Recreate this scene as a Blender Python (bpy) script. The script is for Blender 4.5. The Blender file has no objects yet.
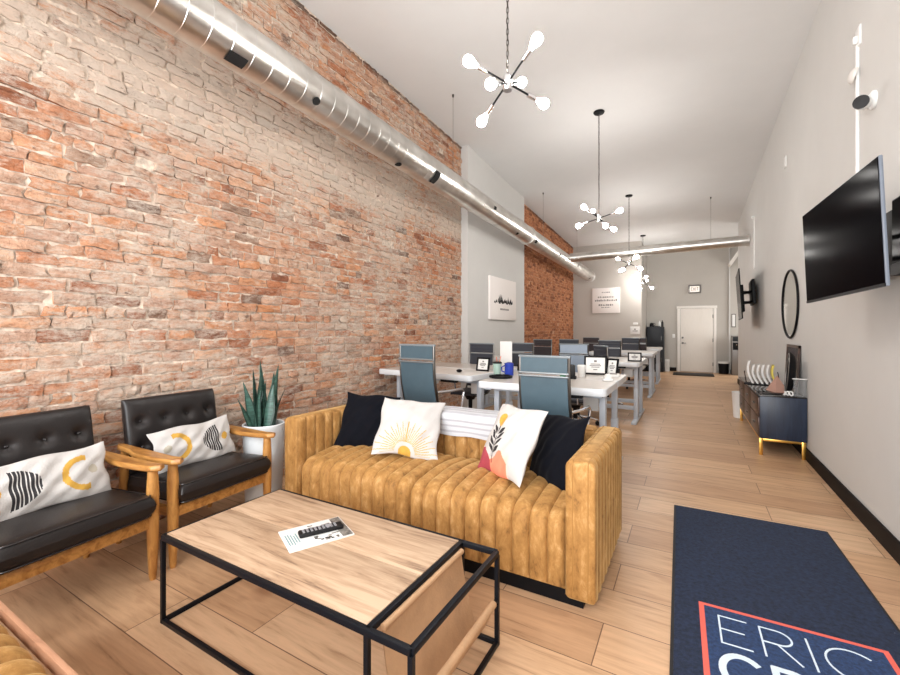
import bpy, bmesh, math, random
from mathutils import Matrix, Vector, Euler
PI = math.pi
rnd = random.Random(7)
C = bpy.context.scene.collection

# ------------------------------------------------------------------ materials
def nd(nt, t, **kw):
    n = nt.nodes.new(t)
    for k, v in kw.items():
        if k in n.inputs: n.inputs[k].default_value = v
        else: setattr(n, k, v)
    return n
def c4(c): return (c[0], c[1], c[2], 1)
def S(r, g, b):
    f = lambda u: (u/255/12.92) if u/255 <= .04045 else ((u/255+.055)/1.055)**2.4
    return (f(r), f(g), f(b))
def mat(name, col, rough=.5, metal=0., var=0., vscale=20., bump=0., bscale=60., spec=.5, stretch=None, coat=0., sheen=0., trans=0., ior=1.5):
    m = bpy.data.materials.new(name); m.use_nodes = True; nt = m.node_tree
    b = nt.nodes['Principled BSDF']
    b.inputs['Base Color'].default_value = c4(col); b.inputs['Roughness'].default_value = rough
    b.inputs['Metallic'].default_value = metal; b.inputs['Specular IOR Level'].default_value = spec
    b.inputs['Coat Weight'].default_value = coat; b.inputs['IOR'].default_value = ior; b.inputs['Sheen Weight'].default_value = sheen
    b.inputs['Transmission Weight'].default_value = trans
    tc = nd(nt, 'ShaderNodeTexCoord'); src = tc.outputs['Object']
    if stretch:
        mp = nd(nt, 'ShaderNodeMapping'); mp.inputs['Scale'].default_value = stretch
        nt.links.new(src, mp.inputs['Vector']); src = mp.outputs['Vector']
    if var:
        n = nd(nt, 'ShaderNodeTexNoise', Scale=vscale, Detail=5.0, Roughness=.6); nt.links.new(src, n.inputs['Vector'])
        r = nd(nt, 'ShaderNodeValToRGB')
        r.color_ramp.elements[0].position = .3; r.color_ramp.elements[1].position = .7
        r.color_ramp.elements[0].color = c4([max(0, x*(1-var)) for x in col]); r.color_ramp.elements[1].color = c4([min(1, x*(1+var)) for x in col])
        nt.links.new(n.outputs['Fac'], r.inputs['Fac']); nt.links.new(r.outputs['Color'], b.inputs['Base Color'])
    if bump:
        n2 = nd(nt, 'ShaderNodeTexNoise', Scale=bscale, Detail=4.0); nt.links.new(src, n2.inputs['Vector'])
        bp = nd(nt, 'ShaderNodeBump', Strength=bump, Distance=.01)
        nt.links.new(n2.outputs['Fac'], bp.inputs['Height']); nt.links.new(bp.outputs['Normal'], b.inputs['Normal'])
    return m
def emit(name, col, st):
    m = bpy.data.materials.new(name); m.use_nodes = True; nt = m.node_tree
    b = nt.nodes['Principled BSDF']; b.inputs['Base Color'].default_value = c4(col)
    b.inputs['Emission Color'].default_value = c4(col); b.inputs['Emission Strength'].default_value = st
    return m
def ramp(nt, fac, stops, interp='LINEAR'):
    r = nd(nt, 'ShaderNodeValToRGB'); r.color_ramp.interpolation = interp
    e = r.color_ramp.elements
    e[0].position, e[0].color = stops[0][0], c4(stops[0][1]); e[1].position, e[1].color = stops[-1][0], c4(stops[-1][1])
    for p, c in stops[1:-1]:
        x = e.new(p); x.color = c4(c)
    nt.links.new(fac, r.inputs['Fac']); return r.outputs['Color']
def mix(nt, fac, a, b, mode='MIX'):
    m = nd(nt, 'ShaderNodeMix', data_type='RGBA', blend_type=mode)
    for s, v in ((m.inputs[0], fac), (m.inputs[6], a), (m.inputs[7], b)):
        if isinstance(v, bpy.types.NodeSocket): nt.links.new(v, s)
        elif isinstance(v, (int, float)): s.default_value = v
        else: s.default_value = c4(v)
    return m.outputs[2]

def brick_mat(name, stops, wash, wash_lo):
    m = bpy.data.materials.new(name); m.use_nodes = True; nt = m.node_tree; b = nt.nodes['Principled BSDF']
    b.inputs['Roughness'].default_value = .9; b.inputs['Specular IOR Level'].default_value = .2
    tc = nd(nt, 'ShaderNodeTexCoord'); g = nd(nt, 'ShaderNodeNewGeometry')
    col = ramp(nt, g.outputs['Random Per Island'], stops)
    mpb = nd(nt, 'ShaderNodeMapping'); mpb.inputs['Scale'].default_value = (1, .55, 1.5); nt.links.new(tc.outputs['Object'], mpb.inputs[0])
    # grain and chips inside each brick
    n = nd(nt, 'ShaderNodeTexNoise', Scale=20., Detail=10., Roughness=.8); nt.links.new(mpb.outputs[0], n.inputs['Vector'])
    col = mix(nt, 1., col, ramp(nt, n.outputs['Fac'], [(.32, (.30, .25, .22)), (.43, (.76, .70, .66)), (.53, (1, 1, 1)), (.66, (1.18, 1.15, 1.12))]), 'MULTIPLY')
    # smeared lime and old whitewash, more of it in a band below the duct
    w = nd(nt, 'ShaderNodeTexNoise', Scale=15., Detail=12., Roughness=.85); nt.links.new(mpb.outputs[0], w.inputs['Vector'])
    big = nd(nt, 'ShaderNodeTexNoise', Scale=.9, Detail=4.); nt.links.new(tc.outputs['Object'], big.inputs['Vector'])
    sx = nd(nt, 'ShaderNodeSeparateXYZ'); nt.links.new(tc.outputs['Object'], sx.inputs[0])
    band = nd(nt, 'ShaderNodeMapRange', interpolation_type='SMOOTHSTEP'); nt.links.new(sx.outputs['Z'], band.inputs[0])
    band.inputs[1].default_value = 2.48; band.inputs[2].default_value = 2.72; band.inputs[3].default_value = 0; band.inputs[4].default_value = wash
    band2 = nd(nt, 'ShaderNodeMapRange', interpolation_type='SMOOTHSTEP'); nt.links.new(sx.outputs['Z'], band2.inputs[0])
    band2.inputs[1].default_value = 3.0; band2.inputs[2].default_value = 3.3; band2.inputs[3].default_value = 1; band2.inputs[4].default_value = 0
    bm_ = nd(nt, 'ShaderNodeMath', operation='MULTIPLY'); nt.links.new(band.outputs[0], bm_.inputs[0]); nt.links.new(band2.outputs[0], bm_.inputs[1]); band = bm_
    a = nd(nt, 'ShaderNodeMath', operation='ADD'); nt.links.new(w.outputs['Fac'], a.inputs[0]); nt.links.new(band.outputs[0], a.inputs[1])
    bb = nd(nt, 'ShaderNodeMath', operation='MULTIPLY_ADD'); nt.links.new(big.outputs['Fac'], bb.inputs[0]); bb.inputs[1].default_value = .38; nt.links.new(a.outputs[0], bb.inputs[2])
    wf = nd(nt, 'ShaderNodeMapRange'); nt.links.new(bb.outputs[0], wf.inputs[0]); wf.inputs[1].default_value = wash_lo; wf.inputs[2].default_value = wash_lo+.14; wf.inputs[4].default_value = .78
    col = mix(nt, wf.outputs[0], col, S(206, 194, 180))
    # dark pits and soot
    p2 = nd(nt, 'ShaderNodeTexNoise', Scale=19., Detail=9., Roughness=.75); nt.links.new(mpb.outputs[0], p2.inputs['Vector'])
    pm = nd(nt, 'ShaderNodeMapRange'); nt.links.new(p2.outputs['Fac'], pm.inputs[0]); pm.inputs[1].default_value = .585; pm.inputs[2].default_value = .66; pm.inputs[4].default_value = .8
    col = mix(nt, pm.outputs[0], col, S(84, 58, 48))
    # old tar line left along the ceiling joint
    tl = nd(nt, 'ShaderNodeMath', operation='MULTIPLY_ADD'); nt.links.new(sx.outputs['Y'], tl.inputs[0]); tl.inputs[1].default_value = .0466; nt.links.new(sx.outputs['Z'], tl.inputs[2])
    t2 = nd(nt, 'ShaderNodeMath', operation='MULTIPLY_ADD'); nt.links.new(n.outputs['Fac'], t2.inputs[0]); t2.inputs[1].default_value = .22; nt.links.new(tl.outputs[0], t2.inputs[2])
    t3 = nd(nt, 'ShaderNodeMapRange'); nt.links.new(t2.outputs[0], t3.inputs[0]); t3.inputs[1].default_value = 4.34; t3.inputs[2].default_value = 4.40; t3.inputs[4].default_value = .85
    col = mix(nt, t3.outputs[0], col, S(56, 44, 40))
    nt.links.new(col, b.inputs['Base Color'])
    h = nd(nt, 'ShaderNodeTexNoise', Scale=38., Detail=8., Roughness=.75); nt.links.new(tc.outputs['Object'], h.inputs['Vector'])
    bp = nd(nt, 'ShaderNodeBump', Strength=1., Distance=.018); nt.links.new(h.outputs['Fac'], bp.inputs['Height']); nt.links.new(bp.outputs['Normal'], b.inputs['Normal'])
    return m

def floor_mat():
    m = bpy.data.materials.new('oak plank floor'); m.use_nodes = True; nt = m.node_tree; b = nt.nodes['Principled BSDF']
    tc = nd(nt, 'ShaderNodeTexCoord'); mp = nd(nt, 'ShaderNodeMapping'); mp.inputs['Location'].default_value = (.32, .20, 0)
    nt.links.new(tc.outputs['Object'], mp.inputs[0])
    br = nd(nt, 'ShaderNodeTexBrick', offset=.37, offset_frequency=2, squash=1.0); nt.links.new(mp.outputs[0], br.inputs['Vector'])
    br.inputs['Color1'].default_value = (0, 0, 0, 1); br.inputs['Color2'].default_value = (1, 1, 1, 1); br.inputs['Mortar'].default_value = (.5, .5, .5, 1)
    br.inputs['Scale'].default_value = 1; br.inputs['Mortar Size'].default_value = .0022; br.inputs['Mortar Smooth'].default_value = .1
    br.inputs['Brick Width'].default_value = 1.25; br.inputs['Row Height'].default_value = .26; br.inputs['Bias'].default_value = 0
    base = ramp(nt, br.outputs['Color'], [(0, S(180, 142, 109)), (.35, S(202, 165, 130)), (.65, S(190, 152, 117)), (1, S(213, 179, 145))])
    mp2 = nd(nt, 'ShaderNodeMapping'); mp2.inputs['Scale'].default_value = (1.2, 14, 1)
    nt.links.new(tc.outputs['Object'], mp2.inputs[0])
    ad = nd(nt, 'ShaderNodeVectorMath', operation='MULTIPLY_ADD'); nt.links.new(br.outputs['Color'], ad.inputs[0]); ad.inputs[1].default_value = (7, 3, 5); nt.links.new(mp2.outputs[0], ad.inputs[2])
    gr = nd(nt, 'ShaderNodeTexNoise', Scale=2.2, Detail=9., Roughness=.65, Distortion=.5); nt.links.new(ad.outputs[0], gr.inputs['Vector'])
    g = ramp(nt, gr.outputs['Fac'], [(.28, (.58, .52, .47)), (.42, (.90, .88, .86)), (.55, (1.02, 1.02, 1.02)), (.72, (1.14, 1.13, 1.12))])
    col = mix(nt, 1., base, g, 'MULTIPLY')
    kn = nd(nt, 'ShaderNodeTexNoise', Scale=1.1, Detail=2.); mp3 = nd(nt, 'ShaderNodeMapping'); mp3.inputs['Scale'].default_value = (2.2, 6, 1)
    nt.links.new(tc.outputs['Object'], mp3.inputs[0]); nt.links.new(mp3.outputs[0], kn.inputs['Vector'])
    km = nd(nt, 'ShaderNodeMapRange'); nt.links.new(kn.outputs['Fac'], km.inputs[0]); km.inputs[1].default_value = .66; km.inputs[2].default_value = .76; km.inputs[4].default_value = .6
    col = mix(nt, km.outputs[0], col, S(140, 100, 72))
    col = mix(nt, br.outputs['Fac'], col, S(112, 84, 64))
    nt.links.new(col, b.inputs['Base Color']); b.inputs['Roughness'].default_value = .42; b.inputs['Specular IOR Level'].default_value = .4
    bp = nd(nt, 'ShaderNodeBump', Strength=.12, Distance=.003); nt.links.new(gr.outputs['Fac'], bp.inputs['Height']); nt.links.new(bp.outputs['Normal'], b.inputs['Normal'])
    return m
def wood(name, c1, c2, c3, axis=(1, 12, 12), rough=.45, sc=3.):
    m = bpy.data.materials.new(name); m.use_nodes = True; nt = m.node_tree; b = nt.nodes['Principled BSDF']
    tc = nd(nt, 'ShaderNodeTexCoord'); mp = nd(nt, 'ShaderNodeMapping'); mp.inputs['Scale'].default_value = axis
    nt.links.new(tc.outputs['Object'], mp.inputs[0])
    n = nd(nt, 'ShaderNodeTexNoise', Scale=sc, Detail=8., Roughness=.62, Distortion=.6); nt.links.new(mp.outputs[0], n.inputs['Vector'])
    nt.links.new(ramp(nt, n.outputs['Fac'], [(.25, c3), (.42, c2), (.6, c1), (.8, c1)]), b.inputs['Base Color'])
    b.inputs['Roughness'].default_value = rough
    return m
def velvet():
    m = bpy.data.materials.new('mustard velvet'); m.use_nodes = True; nt = m.node_tree; b = nt.nodes['Principled BSDF']
    tc = nd(nt, 'ShaderNodeTexCoord')
    mp = nd(nt, 'ShaderNodeMapping'); mp.inputs['Scale'].default_value = (1, 1, .5); nt.links.new(tc.outputs['Object'], mp.inputs[0])
    n = nd(nt, 'ShaderNodeTexNoise', Scale=17., Detail=8., Roughness=.72, Distortion=.3); nt.links.new(mp.outputs[0], n.inputs['Vector'])
    col = ramp(nt, n.outputs['Fac'], [(.30, S(108, 74, 38)), (.42, S(152, 110, 60)), (.55, S(172, 128, 73)), (.70, S(202, 162, 110))])
    nt.links.new(col, b.inputs['Base Color']); b.inputs['Roughness'].default_value = .7
    b.inputs['Sheen Weight'].default_value = .45; b.inputs['Sheen Roughness'].default_value = .35; b.inputs['Sheen Tint'].default_value = c4(S(250, 215, 150)); b.inputs['Specular IOR Level'].default_value = .25
    bp = nd(nt, 'ShaderNodeBump', Strength=.25, Distance=.004); nt.links.new(n.outputs['Fac'], bp.inputs['Height']); nt.links.new(bp.outputs['Normal'], b.inputs['Normal'])
    return m
def duct_mat():
    m = bpy.data.materials.new('galvanised steel'); m.use_nodes = True; nt = m.node_tree; b = nt.nodes['Principled BSDF']
    b.inputs['Metallic'].default_value = 1; b.inputs['Roughness'].default_value = .3
    tc = nd(nt, 'ShaderNodeTexCoord'); n = nd(nt, 'ShaderNodeTexNoise', Scale=5., Detail=4.)
    nt.links.new(tc.outputs['Object'], n.inputs['Vector'])
    nt.links.new(ramp(nt, n.outputs['Fac'], [(.3, S(196, 193, 188)), (.7, S(228, 226, 222))]), b.inputs['Base Color'])
    return m

M = {}
M['brick'] = brick_mat('worn salmon brick', [(0, S(140, 92, 70)), (.1, S(184, 122, 88)), (.25, S(202, 154, 124)), (.45, S(194, 160, 138)), (.6, S(188, 152, 132)), (.76, S(202, 140, 98)), (.93, S(210, 178, 154)), (1, S(108, 78, 64))], .13, .645)
M['brick2'] = brick_mat('orange brick', [(0, S(140, 88, 64)), (.2, S(180, 122, 88)), (.5, S(196, 138, 100)), (.8, S(186, 128, 94)), (1, S(128, 84, 64))], 0, .92)
M['mortar'] = mat('pale lime mortar', S(202, 186, 170), .95, var=.38, vscale=26, bump=.9, bscale=30)
M['mortar2'] = mat('tan mortar', S(190, 144, 112), .95, var=.25, vscale=14, bump=.8, bscale=30)
M['floor'] = floor_mat()
M['ceil'] = mat('ceiling paint', S(212, 212, 211), .9, var=.025, vscale=1.3)
M['wall'] = mat('greige wall paint', S(204, 203, 200), .85, var=.02, vscale=2)
M['wall2'] = mat('taupe wall paint', S(184, 179, 172), .85, var=.02, vscale=2)
M['base'] = mat('black baseboard', S(24, 20, 19), .55, ior=1.2)
M['white'] = mat('white paint', S(232, 228, 222), .5)
M['door'] = mat('white door paint', S(228, 222, 214), .5, var=.02, vscale=6, stretch=(6, 6, 1))
M['velvet'] = velvet()
M['velvet_dark'] = mat('mustard piping', S(160, 116, 58), .7)
M['plinth'] = mat('black plinth', (.006, .006, .007), .5, ior=1.2)
M['steel'] = mat('black powder coated steel', (.006, .007, .010), .42, ior=1.25)
M['tabletop'] = wood('rustic table oak', S(196, 168, 140), S(172, 142, 114), S(92, 66, 52), (1.2, 13, 13), .55, 2.6)
M['sling'] = mat('tan leather', S(186, 148, 112), .55, var=.12, vscale=9, bump=.15, bscale=90)
M['oak'] = wood('honey oak', S(190, 138, 74), S(160, 108, 52), S(112, 70, 32), (7, 7, 1.5), .4, 4)
M['oak_h'] = wood('honey oak arm', S(190, 138, 74), S(160, 108, 52), S(112, 70, 32), (1.5, 9, 9), .4, 4)
M['leather'] = mat('black leather', S(30, 26, 26), .36, var=.2, vscale=5, bump=.12, bscale=140, spec=.4)
M['button'] = mat('black button', S(36, 32, 32), .25)
M['cream'] = mat('cream cotton', S(192, 189, 186), .9, var=.03, vscale=20, bump=.25, bscale=130)
M['greyprint'] = mat('warm grey print', S(170, 163, 148), .9)
M['gold'] = mat('gold print', S(196, 152, 62), .85, var=.12, vscale=40)
M['ink'] = mat('black print', S(40, 38, 40), .9)
M['maroon'] = mat('maroon print', S(160, 62, 74), .9, var=.1, vscale=20)
M['coral'] = mat('coral print', S(236, 136, 106), .9, var=.1, vscale=20)
M['pink'] = mat('blush print', S(240, 200, 184), .9)
M['bvelvet'] = mat('black velvet', (.0035, .004, .007), .8, sheen=.03, bump=.2, bscale=30, spec=.08)
M['throw'] = mat('white throw', S(198, 200, 204), .9, bump=.35, bscale=120)
M['throw_line'] = mat('grey throw stripe', S(172, 172, 178), .9)
M['pot'] = mat('white pot glaze', S(226, 230, 232), .35)
M['soil'] = mat('soil', S(52, 40, 34), .95, bump=.6)
M['leaf'] = mat('snake plant green', S(60, 92, 82), .4, var=.6, vscale=14, stretch=(1, 1, 5))
M['leaf_edge'] = mat('snake plant dark green', S(34, 60, 52), .4, var=.5, vscale=16, stretch=(1, 1, 5))
M['chrome'] = mat('brushed chrome', (.78, .78, .8), .22, metal=1)
M['nickel'] = mat('dark nickel', (.12, .11, .10), .3, metal=1)
M['black'] = mat('matt black', (.006, .006, .007), .5, ior=1.25)
M['duct'] = duct_mat()
M['hole'] = mat('dark duct opening', (.004, .004, .004), .9)
M['bulb'] = emit('lit bulb glass', (1, .96, .915), 158)
M['desktop'] = mat('pale grey desktop', S(204, 198, 192), .28, var=.05, vscale=9, stretch=(1, 8, 8))
M['desk_edge'] = mat('white desk edge', S(220, 223, 226), .4)
M['desk_leg'] = mat('grey white desk leg', S(194, 201, 210), .4)
M['slate'] = mat('slate blue leather', S(72, 91, 101), .42, var=.1, vscale=6, spec=.35)
M['charcoal'] = mat('charcoal mesh', S(50, 53, 62), .6, bump=.3, bscale=220)
M['plum'] = mat('dark brown fabric', S(52, 44, 46), .7, bump=.3, bscale=200)
M['navy'] = wood('navy stained wood', S(36, 48, 68), S(28, 38, 56), S(18, 26, 42), (10, 10, 1), .4, 3)
M['dwood'] = wood('dark walnut', S(84, 58, 44), S(62, 42, 32), S(40, 28, 22), (9, 1.2, 9), .35, 3)
M['gloss'] = mat('black glass top', (.012, .011, .012), .08)
M['goldmetal'] = mat('brushed gold', S(226, 178, 92), .28, metal=1)
M['mirror'] = mat('mirror glass', (.82, .82, .80), .04, metal=1)
M['screen'] = mat('television glass', (.002, .002, .003), .15, ior=1.035)
M['bezel'] = mat('grey bezel', S(110, 118, 130), .4)
M['rug'] = mat('navy carpet', S(28, 40, 64), .95, var=.5, vscale=55, bump=.6, bscale=160)
M['rug_in'] = mat('blue carpet panel', S(38, 60, 98), .95, var=.45, vscale=70, bump=.6, bscale=160)
M['rug_edge'] = mat('black rubber edge', S(24, 24, 28), .7)
M['rug_coral'] = mat('coral carpet', S(226, 104, 90), .95, bump=.5, bscale=160)
M['rug_white'] = mat('pale carpet lettering', S(214, 228, 240), .95, bump=.5, bscale=160)
M['paper'] = mat('white paper', S(226, 225, 222), .7)
M['canvas'] = mat('white canvas', S(236, 230, 226), .8, bump=.1, bscale=200)
M['greyink'] = mat('grey ink', S(120, 116, 114), .8)
M['photo'] = mat('magazine picture', S(120, 116, 110), .4, var=.9, vscale=60)
M['cyanink'] = mat('pale teal ink', S(130, 160, 164), .6)
M['rubber'] = mat('black rubber', (.007, .007, .008), .45, spec=.3)
M['key'] = mat('grey button', S(150, 150, 154), .5)
M['plastic'] = mat('white plastic', S(232, 232, 230), .35)
M['blue'] = mat('cobalt plastic', S(36, 56, 150), .25)
M['mint'] = mat('mint glass', S(196, 224, 210), .15, trans=.35)
M['greenp'] = mat('green plastic', S(50, 130, 80), .4)
M['clear'] = mat('clear acrylic', (.9, .93, .95), .05, trans=.9)
M['glass'] = mat('window glass', (1, 1, 1), .0, trans=1.0)
M['exit'] = emit('lit exit sign face', S(250, 246, 238), .25)
M['exit_ink'] = mat('grey exit lettering', S(150, 120, 112), .6)
M['darkbox'] = mat('charcoal cabinet', S(32, 35, 40), .45, spec=.3)
M['greysteel'] = mat('stainless panel', S(120, 116, 112), .35, metal=.5)
M['kraft'] = mat('dusty pink card', S(178, 138, 122), .7)
M['yellow'] = mat('yellow card', S(220, 200, 90), .6)
M['tag'] = mat('grey wall tag', S(214, 210, 204), .6)
M['sky'] = emit('daylight', (.9, .95, 1), 1)

# ------------------------------------------------------------------ mesh builder
class MB:
    def __init__(s): s.v = []; s.f = []; s.m = []
    def add(s, vs, fs, m=0):
        o = len(s.v); s.v += [tuple(v) for v in vs]
        for k, f in enumerate(fs):
            s.f.append([i+o for i in f]); s.m.append(m[k] if isinstance(m, list) else m)
        return s
    def box(s, x0, x1, y0, y1, z0, z1, bev=0, m=0, seg=2, T=None):
        bm = bmesh.new(); bmesh.ops.create_cube(bm, size=1)
        for v in bm.verts: v.co = Vector(((x0+x1)/2+v.co.x*(x1-x0), (y0+y1)/2+v.co.y*(y1-y0), (z0+z1)/2+v.co.z*(z1-z0)))
        if bev: bmesh.ops.bevel(bm, geom=bm.edges[:], offset=min(bev, .49*min(abs(x1-x0), abs(y1-y0), abs(z1-z0))), segments=seg, profile=.5, affect='EDGES')
        if T: bm.transform(T)
        bm.verts.index_update()
        s.add([v.co[:] for v in bm.verts], [[v.index for v in f.verts] for f in bm.faces], m); bm.free(); return s
    def cyl(s, p0, p1, r0, r1=None, n=16, m=0):
        r1 = r0 if r1 is None else r1
        p0, p1 = Vector(p0), Vector(p1); d = (p1-p0).normalized()
        a = d.orthogonal().normalized(); b = d.cross(a)
        vs = []
        for p, r in ((p0, r0), (p1, r1)):
            vs += [p+a*math.cos(2*PI*k/n)*r+b*math.sin(2*PI*k/n)*r for k in range(n)]
        fs = [[k, (k+1) % n, n+(k+1) % n, n+k] for k in range(n)]+[list(range(n))[::-1], list(range(n, 2*n))]
        return s.add(vs, fs, m)
    def tube(s, pts, r, n=8, closed=False, m=0):
        pts = [Vector(p) for p in pts]; N = len(pts); rs = r if isinstance(r, list) else [r]*N
        vs = []; prev = None
        for i, p in enumerate(pts):
            if closed: d = pts[(i+1) % N]-pts[i-1]
            else: d = pts[min(i+1, N-1)]-pts[max(i-1, 0)]
            d.normalize()
            a = d.orthogonal().normalized() if prev is None else (prev-d*prev.dot(d)).normalized()
            prev = a; b = d.cross(a)
            vs += [p+(a*math.cos(2*PI*k/n)+b*math.sin(2*PI*k/n))*rs[i] for k in range(n)]
        fs = []
        for i in range(N if closed else N-1):
            j = (i+1) % N
            fs += [[i*n+k, i*n+(k+1) % n, j*n+(k+1) % n, j*n+k] for k in range(n)]
        if not closed: fs += [list(range(n))[::-1], list(range((N-1)*n, N*n))]
        return s.add(vs, fs, m)
    def lathe(s, prof, n=24, c=(0, 0, 0), T=None, m=0, caps=True):
        vs = []; fs = []
        for r, z in prof: vs += [Vector((c[0]+r*math.cos(2*PI*k/n), c[1]+r*math.sin(2*PI*k/n), c[2]+z)) for k in range(n)]
        if T: vs = [T @ v for v in vs]
        L = len(prof)
        for i in range(L-1): fs += [[i*n+k, i*n+(k+1) % n, (i+1)*n+(k+1) % n, (i+1)*n+k] for k in range(n)]
        if caps:
            if prof[0][0] > 1e-6: fs.append(list(range(n))[::-1])
            if prof[-1][0] > 1e-6: fs.append(list(range((L-1)*n, L*n)))
        return s.add(vs, fs, m)
    def ball(s, c, r, n=14, sz=1., m=0):
        k = n//2+1
        return s.lathe([(max(1e-4, r*math.sin(PI*i/k)), -sz*r*math.cos(PI*i/k)) for i in range(k+1)], n, c, m=m, caps=False)
    def grid(s, fn, nu, nv, m=0, flip=False):
        vs = [fn(i/nu, j/nv) for j in range(nv+1) for i in range(nu+1)]
        fs = []; ms = []
        for j in range(nv):
            for i in range(nu):
                a = j*(nu+1)+i; q = [a, a+1, a+nu+2, a+nu+1]
                fs.append(q[::-1] if flip else q)
                ms.append(m((i+.5)/nu, (j+.5)/nv) if callable(m) else m)
        return s.add(vs, fs, ms)
    def prism(s, poly, z0, z1, T=None, m=0):
        n = len(poly); vs = [Vector((x, y, z0)) for x, y in poly]+[Vector((x, y, z1)) for x, y in poly]
        if T: vs = [T @ v for v in vs]
        return s.add(vs, [list(range(n))[::-1], list(range(n, 2*n))]+[[k, (k+1) % n, n+(k+1) % n, n+k] for k in range(n)], m)
    def build(s, name, mats, parent=None, ang=38, smooth=True):
        me = bpy.data.meshes.new(name); me.from_pydata(s.v, [], s.f)
        for mm in (mats if isinstance(mats, (list, tuple)) else [mats]): me.materials.append(mm if not isinstance(mm, str) else M[mm])
        if len(me.polygons) == len(s.m): me.polygons.foreach_set('material_index', s.m)
        bm = bmesh.new(); bm.from_mesh(me); bmesh.ops.recalc_face_normals(bm, faces=bm.faces); bm.to_mesh(me); bm.free()
        if smooth:
            me.polygons.foreach_set('use_smooth', [True]*len(me.polygons)); me.set_sharp_from_angle(angle=math.radians(ang))
        o = bpy.data.objects.new(name, me); C.objects.link(o)
        if parent: o.parent = parent
        return o
def thing(name, label, cat, loc=(0, 0, 0), rot=(0, 0, 0), group=None):
    o = bpy.data.objects.new(name, None); C.objects.link(o); o.location = loc; o.rotation_euler = rot; o.empty_display_size = .1
    return tag(o, label, cat, group)
def tag(o, label, cat, group=None):
    o['label'] = label; o['category'] = cat
    if group: o['group'] = group
    return o
def struct(o): o['kind'] = 'structure'; return o
def copy_tree(o, parent=None):
    c = o.copy(); C.objects.link(c)
    if parent: c.parent = parent
    for ch in list(o.children): copy_tree(ch, c)
    return c
def dup(o, loc, rot, label, group=None):
    c = copy_tree(o); c.location = loc; c.rotation_euler = rot; c['label'] = label
    if group: c['group'] = group
    return c

# ------------------------------------------------------------------ setting
XL, XR, YF, YB = -3.03, .98, -1.7, 14.47
ceil_z = lambda y: 4.318-.0466*y
struct(MB().box(-3.3, 3.0, YF-.15, YB+.2, -.08, 0).build('floor', 'floor'))
mb = MB(); y0, y1 = YF-.15, YB+.2
mb.add([(-3.3, y0, ceil_z(y0)), (3.0, y0, ceil_z(y0)), (3.0, y1, ceil_z(y1)), (-3.3, y1, ceil_z(y1)),
        (-3.3, y0, ceil_z(y0)+.1), (3.0, y0, ceil_z(y0)+.1), (3.0, y1, ceil_z(y1)+.1), (-3.3, y1, ceil_z(y1)+.1)],
       [[0, 1, 2, 3], [4, 7, 6, 5], [0, 4, 5, 1], [2, 6, 7, 3], [1, 5, 6, 2], [0, 3, 7, 4]])
struct(mb.build('ceiling', 'ceil'))

def brick_wall(name, ya, yb, bm_, mm_, seed):
    r = random.Random(seed); w = MB()
    def slab(x0, x1):
        za, zb = ceil_z(ya)+.02, ceil_z(yb)+.02
        w.add([(x0, ya, 0), (x1, ya, 0), (x1, yb, 0), (x0, yb, 0), (x0, ya, za), (x1, ya, za), (x1, yb, zb), (x0, yb, zb)],
              [[0, 3, 2, 1], [4, 5, 6, 7], [0, 1, 5, 4], [1, 2, 6, 5], [2, 3, 7, 6], [3, 0, 4, 7]], 1)
    slab(-3.25, XL-.0125)
    z = .0; row = 0
    while z < ceil_z(ya)-.02:
        h = .0685+r.uniform(-.006, .006); y = ya-(0 if row % 2 else .10)-r.uniform(0, .05)
        header = row % 7 == 5
        while y < yb:
            L = (.105 if header else .208)*r.uniform(.82, 1.18)
            a, b = max(y, ya), min(y+L, yb-.003); y += L
            if b-a < .03: continue
            zt = min(z+h, ceil_z((a+b)/2)-.01)
            if zt-z < .025: continue
            q = r.random()
            if q < .006: continue
            gap = r.uniform(.005, .013)
            d = r.uniform(-.004, .010)
            if q > .97: d = .016
            nu, nv = (5, 2)
            g = lambda k, n: k/n
            vs = []; fs = []
            tilt = r.uniform(-.006, .006)
            y_a, y_b, z_a, z_b = a+gap*.6, b-gap*.6, z+gap*.6, zt-gap*.6
            for j in range(nv+1):
                for i in range(nu+1):
                    edge = i in (0, nu) or j in (0, nv)
                    vs.append((XL+d+r.uniform(-.004, .004)-(r.uniform(.002, .011) if edge else 0),
                               y_a+(y_b-y_a)*i/nu+r.uniform(-.009, .009)*(1 if edge else .5),
                               z_a+(z_b-z_a)*j/nv+r.uniform(-.007, .007)+tilt*(i/nu-.5)))
            for j in range(nv):
                for i in range(nu):
                    k = j*(nu+1)+i; fs.append([k, k+1, k+nu+2, k+nu+1])
            ring = [i for i in range(nu+1)]+[(j+1)*(nu+1)-1 for j in range(1, nv+1)]+[nv*(nu+1)+i for i in range(nu-1, -1, -1)]+[j*(nu+1) for j in range(nv-1, 0, -1)]
            o = len(vs)
            for k in ring: vs.append((XL-.03, vs[k][1], vs[k][2]))
            for k in range(len(ring)): fs.append([ring[k], o+k, o+(k+1) % len(ring), ring[(k+1) % len(ring)]])
            w.add(vs, fs, 0)
        z += h; row += 1
    return struct(w.build(name, [bm_, mm_], smooth=True, ang=50))
brick_wall('wall_left', YF, 5.66, 'brick', 'mortar', 3)
brick_wall('wall_left_rear', 8.16, 12.75, 'brick2', 'mortar2', 5)
struct(MB().box(-3.25, -2.925, 5.66, 8.16, 0, 4.2).build('wall_left_pier', 'wall'))
struct(MB().box(-3.25, -1.17, 12.75, YB+.1, 0, 4.0).build('wall_back_left', 'wall2'))
struct(MB().box(-1.17, 2.9, YB, YB+.15, 0, 4.0).build('wall_back', 'wall2'))
struct(MB().box(XR, XR+.14, YF, 11.89, 0, 4.6).build('wall_right', 'wall'))
struct(MB().box(XR+.14, 2.9, 11.75, 11.89, 0, 4.0).build('wall_alcove_near', 'wall'))
w = MB()
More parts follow.
